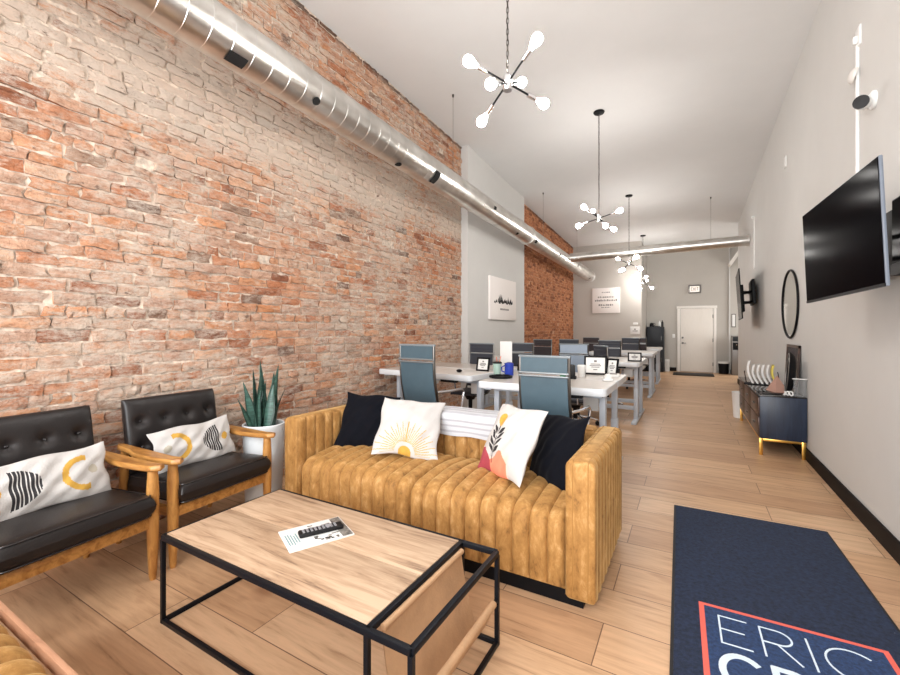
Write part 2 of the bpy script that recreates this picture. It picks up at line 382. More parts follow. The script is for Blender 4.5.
w.box(2.75, 2.9, 11.89, YB, 0, .7).box(2.75, 2.9, 11.89, YB, 2.5, 4.0).box(2.75, 2.9, 11.89, 12.3, .7, 2.5).box(2.75, 2.9, 14.1, YB, .7, 2.5)
struct(w.build('wall_alcove_side', 'wall'))
f = struct(MB().box(2.74, 2.8, 12.25, 12.33, .66, 2.54).box(2.74, 2.8, 14.07, 14.15, .66, 2.54).box(2.74, 2.8, 12.25, 14.15, .66, .73).box(2.74, 2.8, 12.25, 14.15, 2.47, 2.54).build('window_2', 'white'))
MB().box(2.80, 2.81, 12.3, 14.1, .7, 2.5).build('pane', 'glass', f)
# storefront behind the camera
w = MB()
w.box(-3.25, 1.12, YF-.14, YF, 0, .35).box(-3.25, 1.12, YF-.14, YF, 3.4, 4.6).box(-3.25, -2.8, YF-.14, YF, .35, 3.4).box(.8, 1.12, YF-.14, YF, .35, 3.4)
struct(w.build('wall_front', 'wall'))
f = MB()
for x in (-2.8, -1.6, -.4, .74): f.box(x, x+.06, YF-.1, YF-.02, .35, 3.4)
for z in (.35, 2.5, 3.34): f.box(-2.8, .8, YF-.1, YF-.02, z, z+.06)
f = struct(f.build('window_1', 'black'))
MB().box(-2.8, .8, YF-.065, YF-.055, .36, 3.39).build('pane', 'glass', f)
# baseboards
struct(MB().box(XR-.016, XR, YF, 11.89, 0, .115, .004).build('baseboard_right', 'base'))
b = MB().box(-1.17, -.36, YB-.016, YB, 0, .115, .004).box(.72, 2.75, YB-.016, YB, 0, .115, .004)
struct(b.build('baseboard_back', 'base'))
struct(MB().box(-1.17, -1.154, 12.75, YB, 0, .115).box(-3.03, -1.154, 12.734, 12.75, 0, .115).build('baseboard_left', 'base'))
# corner trim and soffit by the alcove
struct(MB().box(.97, 1.0, YB-.05, YB, 0, 3.62).build('trim_1', 'wall'))
T = Matrix.Translation((1.2, 14.2, 3.45)) @ Matrix.Rotation(math.radians(-58), 4, 'Y')
struct(MB().box(-.45, .45, -.2, .2, -.04, .04, T=T).build('trim_2', 'white'))
# back door
d = thing('door_1', 'white flat panel door in white casing at far end', 'door', (.167, YB, 0)); struct(d)
MB().box(-.415, .415, -.03, -.002, .01, 1.885, .003).build('door_panel', 'door', d)
cs = MB().box(-.50, -.425, -.035, 0, 0, 1.96, .004).box(.425, .50, -.035, 0, 0, 1.96, .004).box(-.52, .52, -.04, 0, 1.89, 1.965, .004)
cs.build('casing', 'white', d)
h = MB().cyl((-.36, -.03, .86), (-.36, -.045, .86), .03).tube([(-.36, -.045, .86), (-.36, -.075, .86), (-.27, -.075, .86)], .011).build('handle', 'nickel', d)
MB().cyl((-.36, -.03, 1.02), (-.36, -.055, 1.02), .028).build('deadbolt', 'nickel', d)
for z in (.25, .95, 1.65): MB().box(.405, .425, -.04, -.03, z-.05, z+.05).build('hinge', 'nickel', d)
tag(MB().box(-.42, .57, 13.2, 14.05, .002, .014, .004).build('door_mat', 'black'), 'black door mat on the floor before the white back door', 'mat')

# ------------------------------------------------------------------ sofa
def scal(t, dep): return dep*(abs(math.sin(PI*t))**.32-1)
def channel_block(x0, x1, y0, y1, z0, z1, sides, pitch=.08, dep=.018, rc=.02):
    """rounded block whose chosen sides (L,R,F,B) are sewn in upright channels"""
    pts = []
    def side(ax, ay, bx, by, nx, ny, key):
        L = math.hypot(bx-ax, by-ay); k = max(1, round(L/pitch)); n = k*12
        for i in range(n):
            t = i/n; o = scal(t*k, dep) if key in sides else 0
            e = min(t, 1-t)*L
            if e < rc: o -= (rc-math.sqrt(max(0, rc*rc-(rc-e)**2)))*.7
            pts.append((ax+(bx-ax)*t+nx*o, ay+(by-ay)*t+ny*o))
    side(x0, y0, x1, y0, 0, -1, 'F'); side(x1, y0, x1, y1, 1, 0, 'R'); side(x1, y1, x0, y1, 0, 1, 'B'); side(x0, y1, x0, y0, -1, 0, 'L')
    cx, cy = (x0+x1)/2, (y0+y1)/2; hx, hy = (x1-x0)/2, (y1-y0)/2
    m = MB(); n = len(pts); vs = []
    rings = [(z0, .006), (z0+.01, 0), (z1-.03, 0), (z1-.016, .004), (z1-.006, .012), (z1, .026)]
    for z, ins in rings:
        for x, y in pts: vs.append((cx+(x-cx)*(1-ins/hx), cy+(y-cy)*(1-ins/hy), z))
    fs = []
    for r in range(len(rings)-1): fs += [[r*n+k, r*n+(k+1) % n, (r+1)*n+(k+1) % n, (r+1)*n+k] for k in range(n)]
    fs += [list(range(n))[::-1], list(range((len(rings)-1)*n, len(rings)*n))]
    return m.add(vs, fs)
def make_sofa(label):
    t = thing('channel_sofa', label, 'sofa')
    W = 1.01; A = .135; D = .81
    MB().box(-W+.06, W-.06, .03, D-.04, 0, .07).build('plinth', 'plinth', t)
    for s in (-1, 1):
        xa, xb = (s*W, s*(W-A)) if s < 0 else (s*(W-A), s*W)
        a = channel_block(xa, xb, 0, D, .045, .665, 'LR').build('arm', 'velvet', t, ang=60)
        p = MB()
        for x in (xa+.034, xb-.034): p.tube([(x, .0005, .06), (x, .0005, .645), (x, .013, .663), (x, D-.02, .665)], .0026, 6)
        p.build('piping', 'velvet_dark', a)
    b = channel_block(-W+A, W-A, D-.19, D, .045, .665, 'FB', .092, .034).build('backrest', 'velvet', t, ang=60)
    MB().tube([(-W+A, D-.17, .664), (W-A, D-.17, .664)], .0032, 6).build('piping', 'velvet_dark', b)
    for s in (0, 1):
        x0 = -W+A+.003+s*(W-A-.001); w = W-A-.005
        path = [(D-.20, .385)]+[(D-.20-(D-.31)*k/14, .395+.03*math.sin(PI*(k/14)*.9)) for k in range(1, 15)]
        cy, cz = path[-1][0], path[-1][1]
        path += [(cy-.10*math.sin(PI/2*k/8), cz-.09*(1-math.cos(PI/2*k/8))) for k in range(1, 9)]
        yb, zb = path[-1]
        path += [(yb+.004*k/8, zb-(zb-.075)*k/8) for k in range(1, 9)]
        N = len(path); nrm = []
        for i in range(N):
            a, c = path[max(0, i-1)], path[min(N-1, i+1)]; dy, dz = c[0]-a[0], c[1]-a[1]; l = math.hypot(dy, dz)
            nrm.append((dz/l, -dy/l))
        K = 10; nu = K*12
        m = MB()
        def fn(u, v):
            i = round(v*(N-1)); o = scal(u*K, .022)
            e = min(u, 1-u)*w
            if e < .03: o -= .02*(1-e/.03)**2
            crown = .012*math.sin(PI*u) if i < 22 else 0
            return (x0+u*w, path[i][0]+nrm[i][0]*o, path[i][1]+nrm[i][1]*o+crown)
        m.grid(fn, nu, N-1)
        # back, underside and ends close the cushion
        yk = D-.20
        for u in (0, 1):
            ring = [fn(u, i/(N-1)) for i in range(N)]+[(x0+u*w, yk, .075)]
            m.add(ring, [list(range(len(ring)))])
        m.add([(x0, yk, .075), (x0+w, yk, .075), (x0+w, path[-1][0], .075), (x0, path[-1][0], .075), (x0, yk, .36), (x0+w, yk, .36)], [[0, 1, 2, 3], [0, 4, 5, 1]])
        m.build('seat_cushion', 'velvet', t, ang=60)
    return t
def make_settee(label):
    """armless settee facing the long sofa, seat channels front to back"""
    t = thing('channel_settee', label, 'settee', (-1.33, .458, 0), (0, 0, PI))
    W, D, K = .80, .66, 17; nu = K*12
    path = [(.55, .385)]+[(.55-.45*k/12, .39+.012*math.sin(PI*k/12)) for k in range(1, 13)]+[(.10-.085*math.sin(PI/2*k/8), .39-.07*(1-math.cos(PI/2*k/8))) for k in range(1, 9)]+[(.015, .25)]
    N = len(path); nrm = []
    for i in range(N):
        a, c = path[max(0, i-1)], path[min(N-1, i+1)]; dy, dz = c[0]-a[0], c[1]-a[1]; l = math.hypot(dy, dz); nrm.append((dz/l, -dy/l))
    def fn(u, v):
        i = round(v*(N-1)); o = scal(u*K, .024); return (-W+2*W*u, path[i][0]+nrm[i][0]*o, path[i][1]+nrm[i][1]*o)
    m = MB().grid(fn, nu, N-1)
    for u in (0, 1): m.add([fn(u, i/(N-1)) for i in range(N)]+[(-W+2*W*u, .55, .25)], [list(range(N+1))])
    m.add([(-W, .55, .25), (W, .55, .25), (W, .015, .25), (-W, .015, .25)], [[0, 1, 2, 3]])
    m.build('seat_cushion', 'velvet', t, ang=60)
    channel_block(-W, W, .55, .72, .25, .70, 'FB', .09, .012).build('backrest', 'velvet', t, ang=60)
    MB().box(-W, W, -.008, .72, .20, .25, .006).build('seat_rail', 'oak_h', t)
    MB().box(-W, W, -.014, .002, .31, .352, .004).build('front_rail', 'rail_tan', t)
    for x in (-W+.05, W-.05):
        for y in (.05, .67): MB().lathe([(.016, 0), (.026, .20)], 16, (x, y, 0)).build('leg', 'oak', t)
    return t
M['rail_tan'] = wood('tan front rail', S(196, 150, 120), S(184, 138, 108), S(160, 116, 90), (1.5, 9, 9), .5, 3)
sofa = make_sofa('long mustard velvet channel sofa with throw and four cushions')
sofa.location = (-1.365, 1.90, 0); sofa.rotation_euler = (0, 0, .0)
make_settee('mustard channelled seat corner with wooden front rail at lower left')

# pillows ------------------------------------------------------------
def make_pillow(name, label, w, h, t, mats, pat, loc, rot, n=64, seed=0, cat='cushion', exp=.55, group=None, pinch=.06):
    r = random.Random(seed); ph = [r.uniform(0, 6.28) for _ in range(8)]
    m = MB(); nv = max(24, int(n*h/w))
    mp = lambda a: math.sin(a*PI/2)*.55+a*.45
    def pos(u, v, s):
        a, b = mp(u*2-1), mp(v*2-1)
        th = t/2*max(0, (1-a*a))**exp*max(0, (1-b*b))**exp
        x = a*w/2*(1-pinch*(1-abs(b)**2.2)); z = b*h/2*(1-pinch*(1-abs(a)**2.2))
        wr = .006*math.sin(7*a+4*b+ph[0])*math.sin(5*b-3*a+ph[1])+.003*math.sin(15*a-9*b+ph[2])
        edge = max(0, (1-a*a)*(1-b*b))**.4
        return (x+.006*math.sin(6*b+ph[3])*abs(a), -s*(th+wr*edge)+.010*math.sin(3*a+ph[4])*b, z+.006*math.sin(5*a+ph[5])*abs(b))
    def pick(u, v):
        return pat(mp(u*2-1)*w/2, mp(v*2-1)*h/2) if pat else 0
    m.grid(lambda u, v: pos(u, v, 1), n, nv, pick); m.grid(lambda u, v: pos(u, v, -1), n, nv, 0, True)
    o = m.build(name, mats, ang=80); o.location = loc; o.rotation_euler = rot
    return tag(o, label, cat, group)
def sunburst(x, z):
    cx, cz = 0.0, -.205; dx, dz = x-cx, z-cz; r = math.hypot(dx, dz); a = math.atan2(dz, dx)
    if r < .042: return 1
    k = a/PI*30; i = math.floor(k+.5); L = .215 if i % 2 else .165
    if r > .068 and r < L and abs(k-i)*PI/30*r < .0021 and dz > 0: return 1
    k2 = k+.5
    return 0
def desert(x, z):
    x = x*1.0
    if ((x+.055)/.036)**2+((z-.105)/.044)**2 < 1: return 1
    # branch
    def leaf(cx, cz, ang, l, w_):
        dx, dz = x-cx, z-cz; c, s = math.cos(ang), math.sin(ang); p, q = dx*c+dz*s, -dx*s+dz*c
        return 0 < p < l and abs(q) < w_*math.sin(PI*(p/l))
    sx = -.055
    for cz, L in ((-.10, .065), (-.062, .075), (-.022, .075), (.012, .07)):
        if leaf(sx+.004, cz, .72, L*1.15, .012) or leaf(sx-.004, cz, PI-.72, L*1.15, .012): return 2
    if leaf(sx, .02, PI/2, .07, .010): return 2
    if abs(x-sx) < .0035 and -.16 < z < .0: return 2
    if z < -.10-.9*(x+.13)+ .0 and z < -.085 and x < -.07: return 3
    if z < -.145+.07*math.exp(-((x-.02)/.05)**2) and x < .10: return 4
    if z < -.10+.03*math.sin(x*22) and x < .11: return 5
    return 0
def lumbar(f):
    def pat(x, z):
        x = x*f
        if (x+.19)**2+z*z < .024**2: return 2
        if x > -.145 and ((x+.145)/.115)**2+(z/.088)**2 < 1: return 0 if math.sin(x*430) > .62 else 1
        r = math.hypot(x-.135, z)
        if .060 < r < .088 and x < .150: return 2
        if math.hypot(x-.185, z-.005) < .022: return 3
        return 0
    return pat
P_ = make_pillow
P_('sunburst_pillow', 'white square cushion printed with a gold half sun', .43, .43, .13, ['cream', 'gold'], sunburst, (-1.635, 2.31, .597), (-.727, .109, .483), n=150, seed=1)
P_('desert_pillow', 'white square cushion with black plant and coral hills print', .425, .425, .14, ['cream', 'gold', 'ink', 'maroon', 'coral', 'pink'], desert, (-.895, 2.265, .612), (-.475, -.051, -.568), n=150, seed=2)
P_('black_pillow', 'black velvet cushion against the left sofa arm, behind sunburst cushion', .42, .42, .14, 'bvelvet', None, (-2.05, 2.38, .580), (-.50, .06, .40), seed=3)
P_('black_pillow', 'black velvet cushion leaning at the right sofa arm', .40, .41, .13, 'bvelvet', None, (-.655, 2.36, .575), (-.449, -.127, -.66), seed=4)
# throw over the back of the sofa
m = MB(); yb0, yb1 = 1.90+.62, 1.90+.81; TH = .012
prof = [(yb0-.008, .530)]+[(yb0-.010, .53+.12*k/10) for k in range(1, 11)]+[(yb0+.004, .667), (yb0+.02, .675)]+[(yb0+.02+(yb1-yb0-.03)*k/8, .678) for k in range(1, 8)]+[(yb1, .674), (yb1+.012, .66)]+[(yb1+.014, .66-.17*k/10) for k in range(1, 11)]
NP = len(prof)-1
def thr(u, v, o):
    i = round(v*NP); y, z = prof[i]; x = -1.66+u*1.05
    return (x+.006*math.sin(v*9), y+(-o if i < 12 else (o if i > 19 else 0)), z+(o if 10 < i < 22 else 0)+.004*math.sin(u*21+i*.2)*(1 if i < 3 else .3))
m.grid(lambda u, v: thr(u, v, .010), 40, NP, lambda u, v: 1 if int(v*NP) in (2, 5, 8, 11, 14, 17, 23, 26, 29) else 0)
m.grid(lambda u, v: thr(u, v, 0.001), 40, NP, 0, True)
tag(m.build('throw_blanket', ['throw', 'throw_line'], ang=60), 'white throw with thin grey stripes draped over the sofa back', 'blanket')

# ------------------------------------------------------------------ armchairs
def slab(w, d, t, n=26, e=7, crown=.012, dents=(), T=None):
    """cushion lying in XY, thickness Z: boxy with rounded edges"""
    m = MB()
    mp = lambda a: math.sin(a*PI/2)*.6+a*.4
    def P(u, v, s):
        a, b = mp(u*2-1), mp(v*2-1)
        k = max(0, 1-abs(a)**e)**(1/(3 if e < 10 else 2.5))*max(0, 1-abs(b)**e)**(1/(3 if e < 10 else 2.5))
        z = t/2*k+crown*(1-a*a)*(1-b*b)
        x, y = a*w/2, b*d/2
        if s > 0:
            for px, py, dep, sg in dents: z -= dep*math.exp(-((x-px)**2+(y-py)**2)/sg**2)
        v3 = Vector((x, y, s*z)); return T @ v3 if T else v3
    m.grid(lambda u, v: P(u, v, 1), n*2, n*2); m.grid(lambda u, v: P(u, v, -1), n*2, n*2, 0, True)
    return m
def make_armchair(label):
    t = thing('armchair', label, 'armchair')
    for s in (-1, 1):
        MB().lathe([(.013, 0), (.017, .02), (.024, .16), (.0275, .32), (.027, .45), (.022, .545), (.021, .56)], 18, (.25, s*.30, 0)).build('leg', 'oak', t)
        MB().tube([(-.30, s*.28, 0), (-.245, s*.29, .22), (-.215, s*.295, .40), (-.20, s*.30, .555)], [.014, .022, .024, .019], 14).build('leg', 'oak', t)
        # armrest paddle
        pl = []; N = 22
        xs = [(-.26+.575*k/N) for k in range(N+1)]
        hw = lambda x: (.020+.014*math.sin(min(1, max(0, (x+.26)/.575))*PI*.62)) * (math.sqrt(max(0, 1-((x-.285)/.03)**2)) if x > .285 else 1)*(math.sqrt(max(0, 1-((x+.235)/.026)**2)) if x < -.235 else 1)
        poly = [(x, s*.30-max(.003, hw(x))) for x in xs]+[(x, s*.30+max(.003, hw(x))) for x in xs[::-1]]
        m = MB(); n = len(poly); vs = []
        zc = lambda x: .565+.018*math.cos((x-.02)/.30*PI/2)*0-.012*math.sin((x+.26)/.575*PI)+(.012 if x < -.1 else 0)
        for z, k in ((-.014, .80), (-.007, 1), (.007, 1), (.015, .80)):
            for x, y in poly: vs.append((.02+(x-.02)*(1-.015*(1-k)/.2), s*.30+(y-s*.30)*k, zc(x)+z))
        fs = [list(range(n))[::-1], list(range(3*n, 4*n))]
        for r in range(3): fs += [[r*n+k, r*n+(k+1) % n, (r+1)*n+(k+1) % n, (r+1)*n+k] for k in range(n)]
        m.add(vs, fs).build('armrest', 'oak_h', t)
    f = MB().box(.225, .262, -.295, .295, .262, .318, .005).box(-.25, -.215, -.29, .29, .235, .285, .005)
    for s in (-1, 1):
        T = Matrix.Translation((.015, s*.282, .272)) @ Matrix.Rotation(.045*-1, 4, 'Y'); f.box(-.24, .24, -.013, .013, -.026, .026, .005, T=T)
    f.build('seat_frame', 'oak_h', t)
    T = Matrix.Translation((.020, 0, .372)) @ Matrix.Rotation(-.05, 4, 'Y')
    se = slab(.57, .575, .118, e=16, T=T).build('seat_cushion', 'leather', t, ang=70)
    pp = MB()
    for zz in (.047, -.047):
        q = []
        for k in range(60):
            a = 2*PI*k/60; cx, cy = math.cos(a), math.sin(a)
            q.append(T @ Vector((.2775*math.copysign(abs(cx)**.12, cx), .2805*math.copysign(abs(cy)**.12, cy), zz)))
        pp.tube(q, .0035, 6, True)
    pp.build('piping', 'button', se)
    dents = [(.075, y, .022, .03) for y in (-.21, -.07, .07, .21)]
    dents += [(-.075, y, .022, .03) for y in (-.21, -.07, .07, .21)]
    T = Matrix.Translation((-.235, 0, .628)) @ Matrix.Rotation(math.radians(80), 4, 'Y') @ Matrix.Rotation(PI, 4, 'Z')
    bk = slab(.43, .565, .082, dents=dents, crown=.008, T=T).build('back_cushion', 'leather', t, ang=70)
    for x, y, _, _ in dents: MB().ball(T @ Vector((x, y, .030)), .011, 10, .7).build('button', 'button', bk)
    for s in (-1, 1): MB().box(-.31, -.285, s*.23-.02, s*.23+.02, .235, .76, .004).build('back_post', 'oak', t)
    return t
ch = make_armchair('black leather armchair in honey oak, cut by the left photo edge')
ch.location = (-2.557, .765, 0); ch.rotation_euler = (0, 0, math.radians(6))
dup(ch, (-2.634, 1.478, 0), (0, 0, math.radians(4)), 'black leather armchair in honey oak beside the snake plant')
P_('lumbar_pillow', 'cream lumbar cushion, left armchair, black striped half disc left of crescent', .50, .25, .09, ['cream', 'ink', 'gold', 'greyprint'], lumbar(1), (-2.585, .76, .548), (-.30, -.02, PI/2+.08), n=150, seed=8)
P_('lumbar_pillow', 'cream lumbar cushion on the armchair beside the plant', .50, .25, .09, ['cream', 'ink', 'gold', 'greyprint'], lumbar(-1), (-2.66, 1.475, .55), (-.30, -.03, PI/2+.05), n=150, seed=9)

# ------------------------------------------------------------------ coffee table
t = thing('coffee_table', 'low coffee table of oak planks in black steel frame with leather sling', 'coffee table', (-1.31, 1.245, 0), (0, 0, 0))
X0, X1, Y0, Y1, ZT = -.645, .645, -.295, .295, .376; b_ = .0095
fr = MB()
for y in (Y0, Y1): fr.box(X0, X1, y-b_, y+b_, ZT-.021, ZT, .002)
for x in (X0, X1, .487): fr.box(x-b_, x+b_, Y0, Y1, ZT-.021, ZT, .002)
fr.build('top_frame', 'steel', t)
for x in (X0, X1, .487):
    for y in (Y0, Y1): MB().box(x-.008, x+.008, y-.008, y+.008, 0, ZT-.02).build('leg', 'steel', t)
lr = MB()
for y in (Y0, Y1): lr.box(X0, X1, y-.008, y+.008, .0, .018, .002)
for x in (X0, X1): lr.box(x-.008, x+.008, Y0, Y1, 0, .018, .002)
lr.box(X1-.007, X1+.007, Y0, Y1, .172, .186, .002)
lr.build('lower_frame', 'steel', t)
tp = MB()
for k in range(2):
    ya = Y0+b_+k*(Y1-Y0-2*b_)/2; tp.box(X0+b_, .487-b_, ya+.0016, ya+(Y1-Y0-2*b_)/2-.0016, ZT-.020, ZT+.003, .0015)
tp.build('top_boards', 'tabletop', t)
pr = []
for k in range(25):
    u = k/24; x = .487+.012+(X1-.487-.014)*u
    zz = .35*(1-u)+.186*u-.19*math.sin(PI*min(1, u*1.02))**.8
    if u < .03: zz = .352
    pr.append((x, max(.03, zz)))
s_ = MB()
s_.grid(lambda u, v: (pr[round(u*24)][0], Y0+.05+(Y1-Y0-.085)*v, pr[round(u*24)][1]), 24, 10)
s_.grid(lambda u, v: (pr[round(u*24)][0]+.004, Y0+.05+(Y1-Y0-.085)*v, pr[round(u*24)][1]-.003), 24, 10, 0, True)
s_.cyl((.505, Y0+.05, .352), (.505, Y1-.035, .352), .011).cyl((X1, Y0+.05, .182), (X1, Y1-.035, .182), .014)
s_.build('magazine_sling', 'sling', t, ang=60)

mg = thing('magazine', 'white magazine lying on the coffee table under the remote', 'magazine', (-1.385, 1.273, ZT+.003), (0, 0, math.radians(64)))
W, H = .20, .265  # long side runs along local y
m = MB().box(-H/2, H/2, -W/2, W/2, 0, .006, .001); m.build('cover', 'paper', mg)
p = MB(); r_ = random.Random(4)
for k in range(5): p.box(-H/2+.012+k*.010, -H/2+.017+k*.010, -.06+r_.uniform(0, .02), .05-r_.uniform(0, .03), .0062, .0066)
p.build('cover_text', 'cyanink', mg)
p = MB().box(.085, H/2-.004, -.095, .095, .0062, .0066)
for k in range(12): x, y = r_.uniform(-.05, .09), r_.uniform(-.09, -.04); p.box(x, x+r_.uniform(.008, .02), y, y+r_.uniform(.006, .014), .0062, .0067)
for k in range(6): x, y = r_.uniform(-.05, .09), r_.uniform(.04, .08); p.box(x, x+r_.uniform(.01, .03), y, y+.008, .0062, .0067)
p.build('cover_picture', 'photo', mg)
p = MB()
for x, y in ((.0, -.075), (.018, -.07), (-.02, -.055), (.04, -.085)): p.box(x, x+.012, y, y+.009, .0063, .0068)
p.build('cover_print', 'ink', mg)
rc = thing('remote_control', 'black remote control with grey keys lying on the magazine', 'remote control', (-1.373, 1.289, ZT+.0098), (0, 0, math.radians(60)))
MB().box(-.092, .092, -.024, .024, 0, .018, .006, seg=3).build('body', 'rubber', rc)
k_ = MB()
for i in range(9):
    for j in range(3): k_.box(-.078+i*.0165, -.068+i*.0165, -.017+j*.0125, -.010+j*.0125, .018, .0205, .001)
k_.cyl((.03, 0, .018), (.03, 0, .021), .012)
k_.build('keys', 'key', rc)

# ------------------------------------------------------------------ snake plant
t = thing('snake_plant', 'snake plant in a white cylindrical pot against the brick wall', 'potted plant', (-2.675, 1.968, 0))
pot = MB().lathe([(.112, 0), (.122, .01), (.140, .56), (.142, .575), (.138, .58), (.129, .575), (.125, .53)], 40).build('pot', 'pot', t)
MB().lathe([(.0001, .535), (.127, .535)], 32, caps=False).build('soil', 'soil', t)
r_ = random.Random(11)
for k, (dx, dy, tx, ty, h, w) in enumerate([(-.02, .00, -.04, .0, .50, .052), (.03, .03, .06, .08, .47, .05), (-.05, -.05, -.05, -.13, .36, .048), (.0, -.03, .02, -.10, .45, .05), (.05, -.02, .07, .03, .33, .052),
        (-.03, .06, -.03, .11, .40, .055), (.06, .05, .09, .12, .30, .05), (.02, -.07, .05, -.06, .30, .05), (-.06, .02, -.08, .03, .38, .05), (.04, .0, .05, .05, .42, .046), (.0, -.09, .02, -.22, .26, .03), (.01, .01, .0, .02, .36, .055), (-.03, -.03, -.02, .0, .30, .055), (.03, -.05, .03, -.05, .38, .05), (-.01, .05, .03, .03, .28, .06)]):
    m = MB(); N = 14; ang = r_.uniform(0, PI); tw = r_.uniform(-.9, .9); bend = r_.uniform(-.02, .02)
    def lf(u, v):
        z = v*h; wd = 1.45*w*(.55+.55*math.sin(PI*min(1, v*1.15+.12)))*(1-v**5) * .9+.0008
        a = ang+tw*v; cx = dx+(tx-dx)*v**1.3+bend*math.sin(PI*v); cy = dy+(ty-dy)*v**1.3
        s = (u-.5)*wd; cup = .25*abs(u-.5)*wd
        return (cx+s*math.cos(a)-cup*math.sin(a), cy+s*math.sin(a)+cup*math.cos(a), .53+z)
    m.grid(lf, 6, N, lambda u, v: 1 if abs(u-.5) > .36 else 0)
    m.grid(lambda u, v: tuple(a+b for a, b in zip(lf(u, v), (-.004*math.sin(ang+tw*v)*(1-v), .004*math.cos(ang+tw*v)*(1-v), 0))), 6, N, lambda u, v: 1 if abs(u-.5) > .36 else 0, True)
    m.build('leaf', ['leaf', 'leaf_edge'] if k % 3 else ['leaf_edge', 'leaf'], t, ang=70)

# ------------------------------------------------------------------ rug with lettering
def stroke(m, pts, w, z0, z1, mi):
    for q_, (a, b) in enumerate(zip(pts[:-1], pts[1:])):
        z1 += .00004
        a, b = Vector(a), Vector(b); d = (b-a).normalized(); n = Vector((-d.y, d.x))*w/2; e = d*w*.35
        q = [a-e+n, a-e-n, b+e-n, b+e+n]
        m.add([(p.x, p.y, z0) for p in q]+[(p.x, p.y, z1) for p in q], [[0, 1, 2, 3], [4, 7, 6, 5], [0, 4, 5, 1], [1, 5, 6, 2], [2, 6, 7, 3], [3, 7, 4, 0]], mi)
m = MB()
m.box(-.012, .822, -2.10, .012, .001, .009, .003, 1).box(0, .81, -2.088, 0, .003, .014, .004, 0)
m.box(.097, .725, -1.78, -1.149, .0135, .0146, 0, 3).box(.117, .705, -1.76, -1.169, .0137, .0152, 0, 2)
z0, z1 = .0148, .0162; tw = .0068
stroke(m, [(.265, -1.222), (.168, -1.222), (.168, -1.400), (.268, -1.400)], tw, z0, z1, 4); stroke(m, [(.168, -1.309), (.25, -1.309)], tw, z0, z1, 4)
arc = lambda cx, cy, rx, ry, a0, a1, n=16: [(cx+rx*math.cos(math.radians(a0+(a1-a0)*k/n)), cy+ry*math.sin(math.radians(a0+(a1-a0)*k/n))) for k in range(n+1)]
stroke(m, [(.310, -1.402), (.310, -1.222), (.36, -1.222)]+arc(.365, -1.267, .045, .045, 90, -90)+[(.310, -1.312)], tw, z0, z1, 4); stroke(m, [(.358, -1.312), (.418, -1.402)], tw, z0, z1, 4)
stroke(m, [(.462, -1.220), (.462, -1.404)], tw, z0, z1, 4)
stroke(m, arc(.590, -1.311, .085, .091, 48, 312, 28), tw, z0, z1, 4)
stroke(m, arc(.225, -1.545, .066, .088, 48, 312, 28), .024, z0, z1, 4)
stroke(m, [(.325, -1.633), (.325, -1.460), (.37, -1.460)]+arc(.375, -1.503, .042, .043, 90, -90)+[(.325, -1.546)], .024, z0, z1, 4); stroke(m, [(.372, -1.546), (.425, -1.633)], .024, z0, z1, 4)
o = m.build('entrance_mat', ['rug', 'rug_edge', 'rug_in', 'rug_coral', 'rug_white'], smooth=False)
o.location = (-.086, 3.372, 0); o.rotation_euler = (0, 0, .020)
tag(o, 'navy entrance mat with coral square and pale lettering on the floor', 'mat')

# ------------------------------------------------------------------ ducts
DX, DZ0, DM, DR = -2.5, 3.100, -.0250, .150
dz = lambda y: DZ0+DM*y
def ring_tube(p0, p1, r, pitch, T=None):
    """cylinder with raised spiral lock seams"""
    m = MB(); p0, p1 = Vector(p0), Vector(p1); L = (p1-p0).length; d = (p1-p0).normalized(); a = Vector((0, 0, 1)); a = (a-d*a.dot(d)).normalized(); b = d.cross(a)
    n = 40; prof = []; x = 0
    while x < L-.03:
        prof += [(x, r), (x+pitch-.008, r), (x+pitch-.006, r+.0018), (x+pitch-.003, r+.0018), (x+pitch-.001, r)]; x += pitch
    prof = [q for q in prof if q[0] < L]+[(L, r)]
    vs = []
    for q, rr in prof:
        for k in range(n):
            an = 2*PI*k/n; s = q+ (pitch*k/n*.35 if 0.02 < q < L-.3 else 0)
            vs.append(p0+d*s+(a*math.cos(an)+b*math.sin(an))*rr)
    fs = []
    for i in range(len(prof)-1): fs += [[i*n+k, i*n+(k+1) % n, (i+1)*n+(k+1) % n, (i+1)*n+k] for k in range(n)]
    fs += [list(range(n))[::-1], list(range((len(prof)-1)*n, len(prof)*n))]
    return m.add(vs, fs)
t = thing('spiral_duct', 'long round galvanised duct hung along the brick wall', 'duct', (0, 0, 0))
ring_tube((DX, YF, dz(YF)), (DX, 12.45, dz(12.45)), DR, .135).build('pipe', 'duct', t, ang=30)
for y, w_ in ((7.12, .03), (12.44, .012)): MB().lathe([(DR-.002, -w_), (DR+.012, -w_), (DR+.012, w_), (DR-.002, w_)], 40, T=Matrix.Translation((DX, y, dz(y))) @ Matrix.Rotation(PI/2, 4, 'X'), caps=False).build('collar', 'duct', t)
def on_duct(y, ang, w, h, rnd_=False):
    """patch on the duct wall: ang measured from +x towards +z (degrees)"""
    m = MB(); R_ = DR+.005; n = 12
    if rnd_:
        def fn(u, v):
            a = u*2*PI; s = v*w/2; yy = y+s*math.cos(a); aa = math.radians(ang)+s*math.sin(a)/R_
            return (DX+R_*math.cos(aa), yy, dz(yy)+R_*math.sin(aa))
        m.grid(fn, 20, 3)
    else:
        m.grid(lambda u, v: (DX+R_*math.cos(math.radians(ang)+(v-.5)*h/R_), y+(u-.5)*w, dz(y)+R_*math.sin(math.radians(ang)+(v-.5)*h/R_)), 4, 8)
    return m
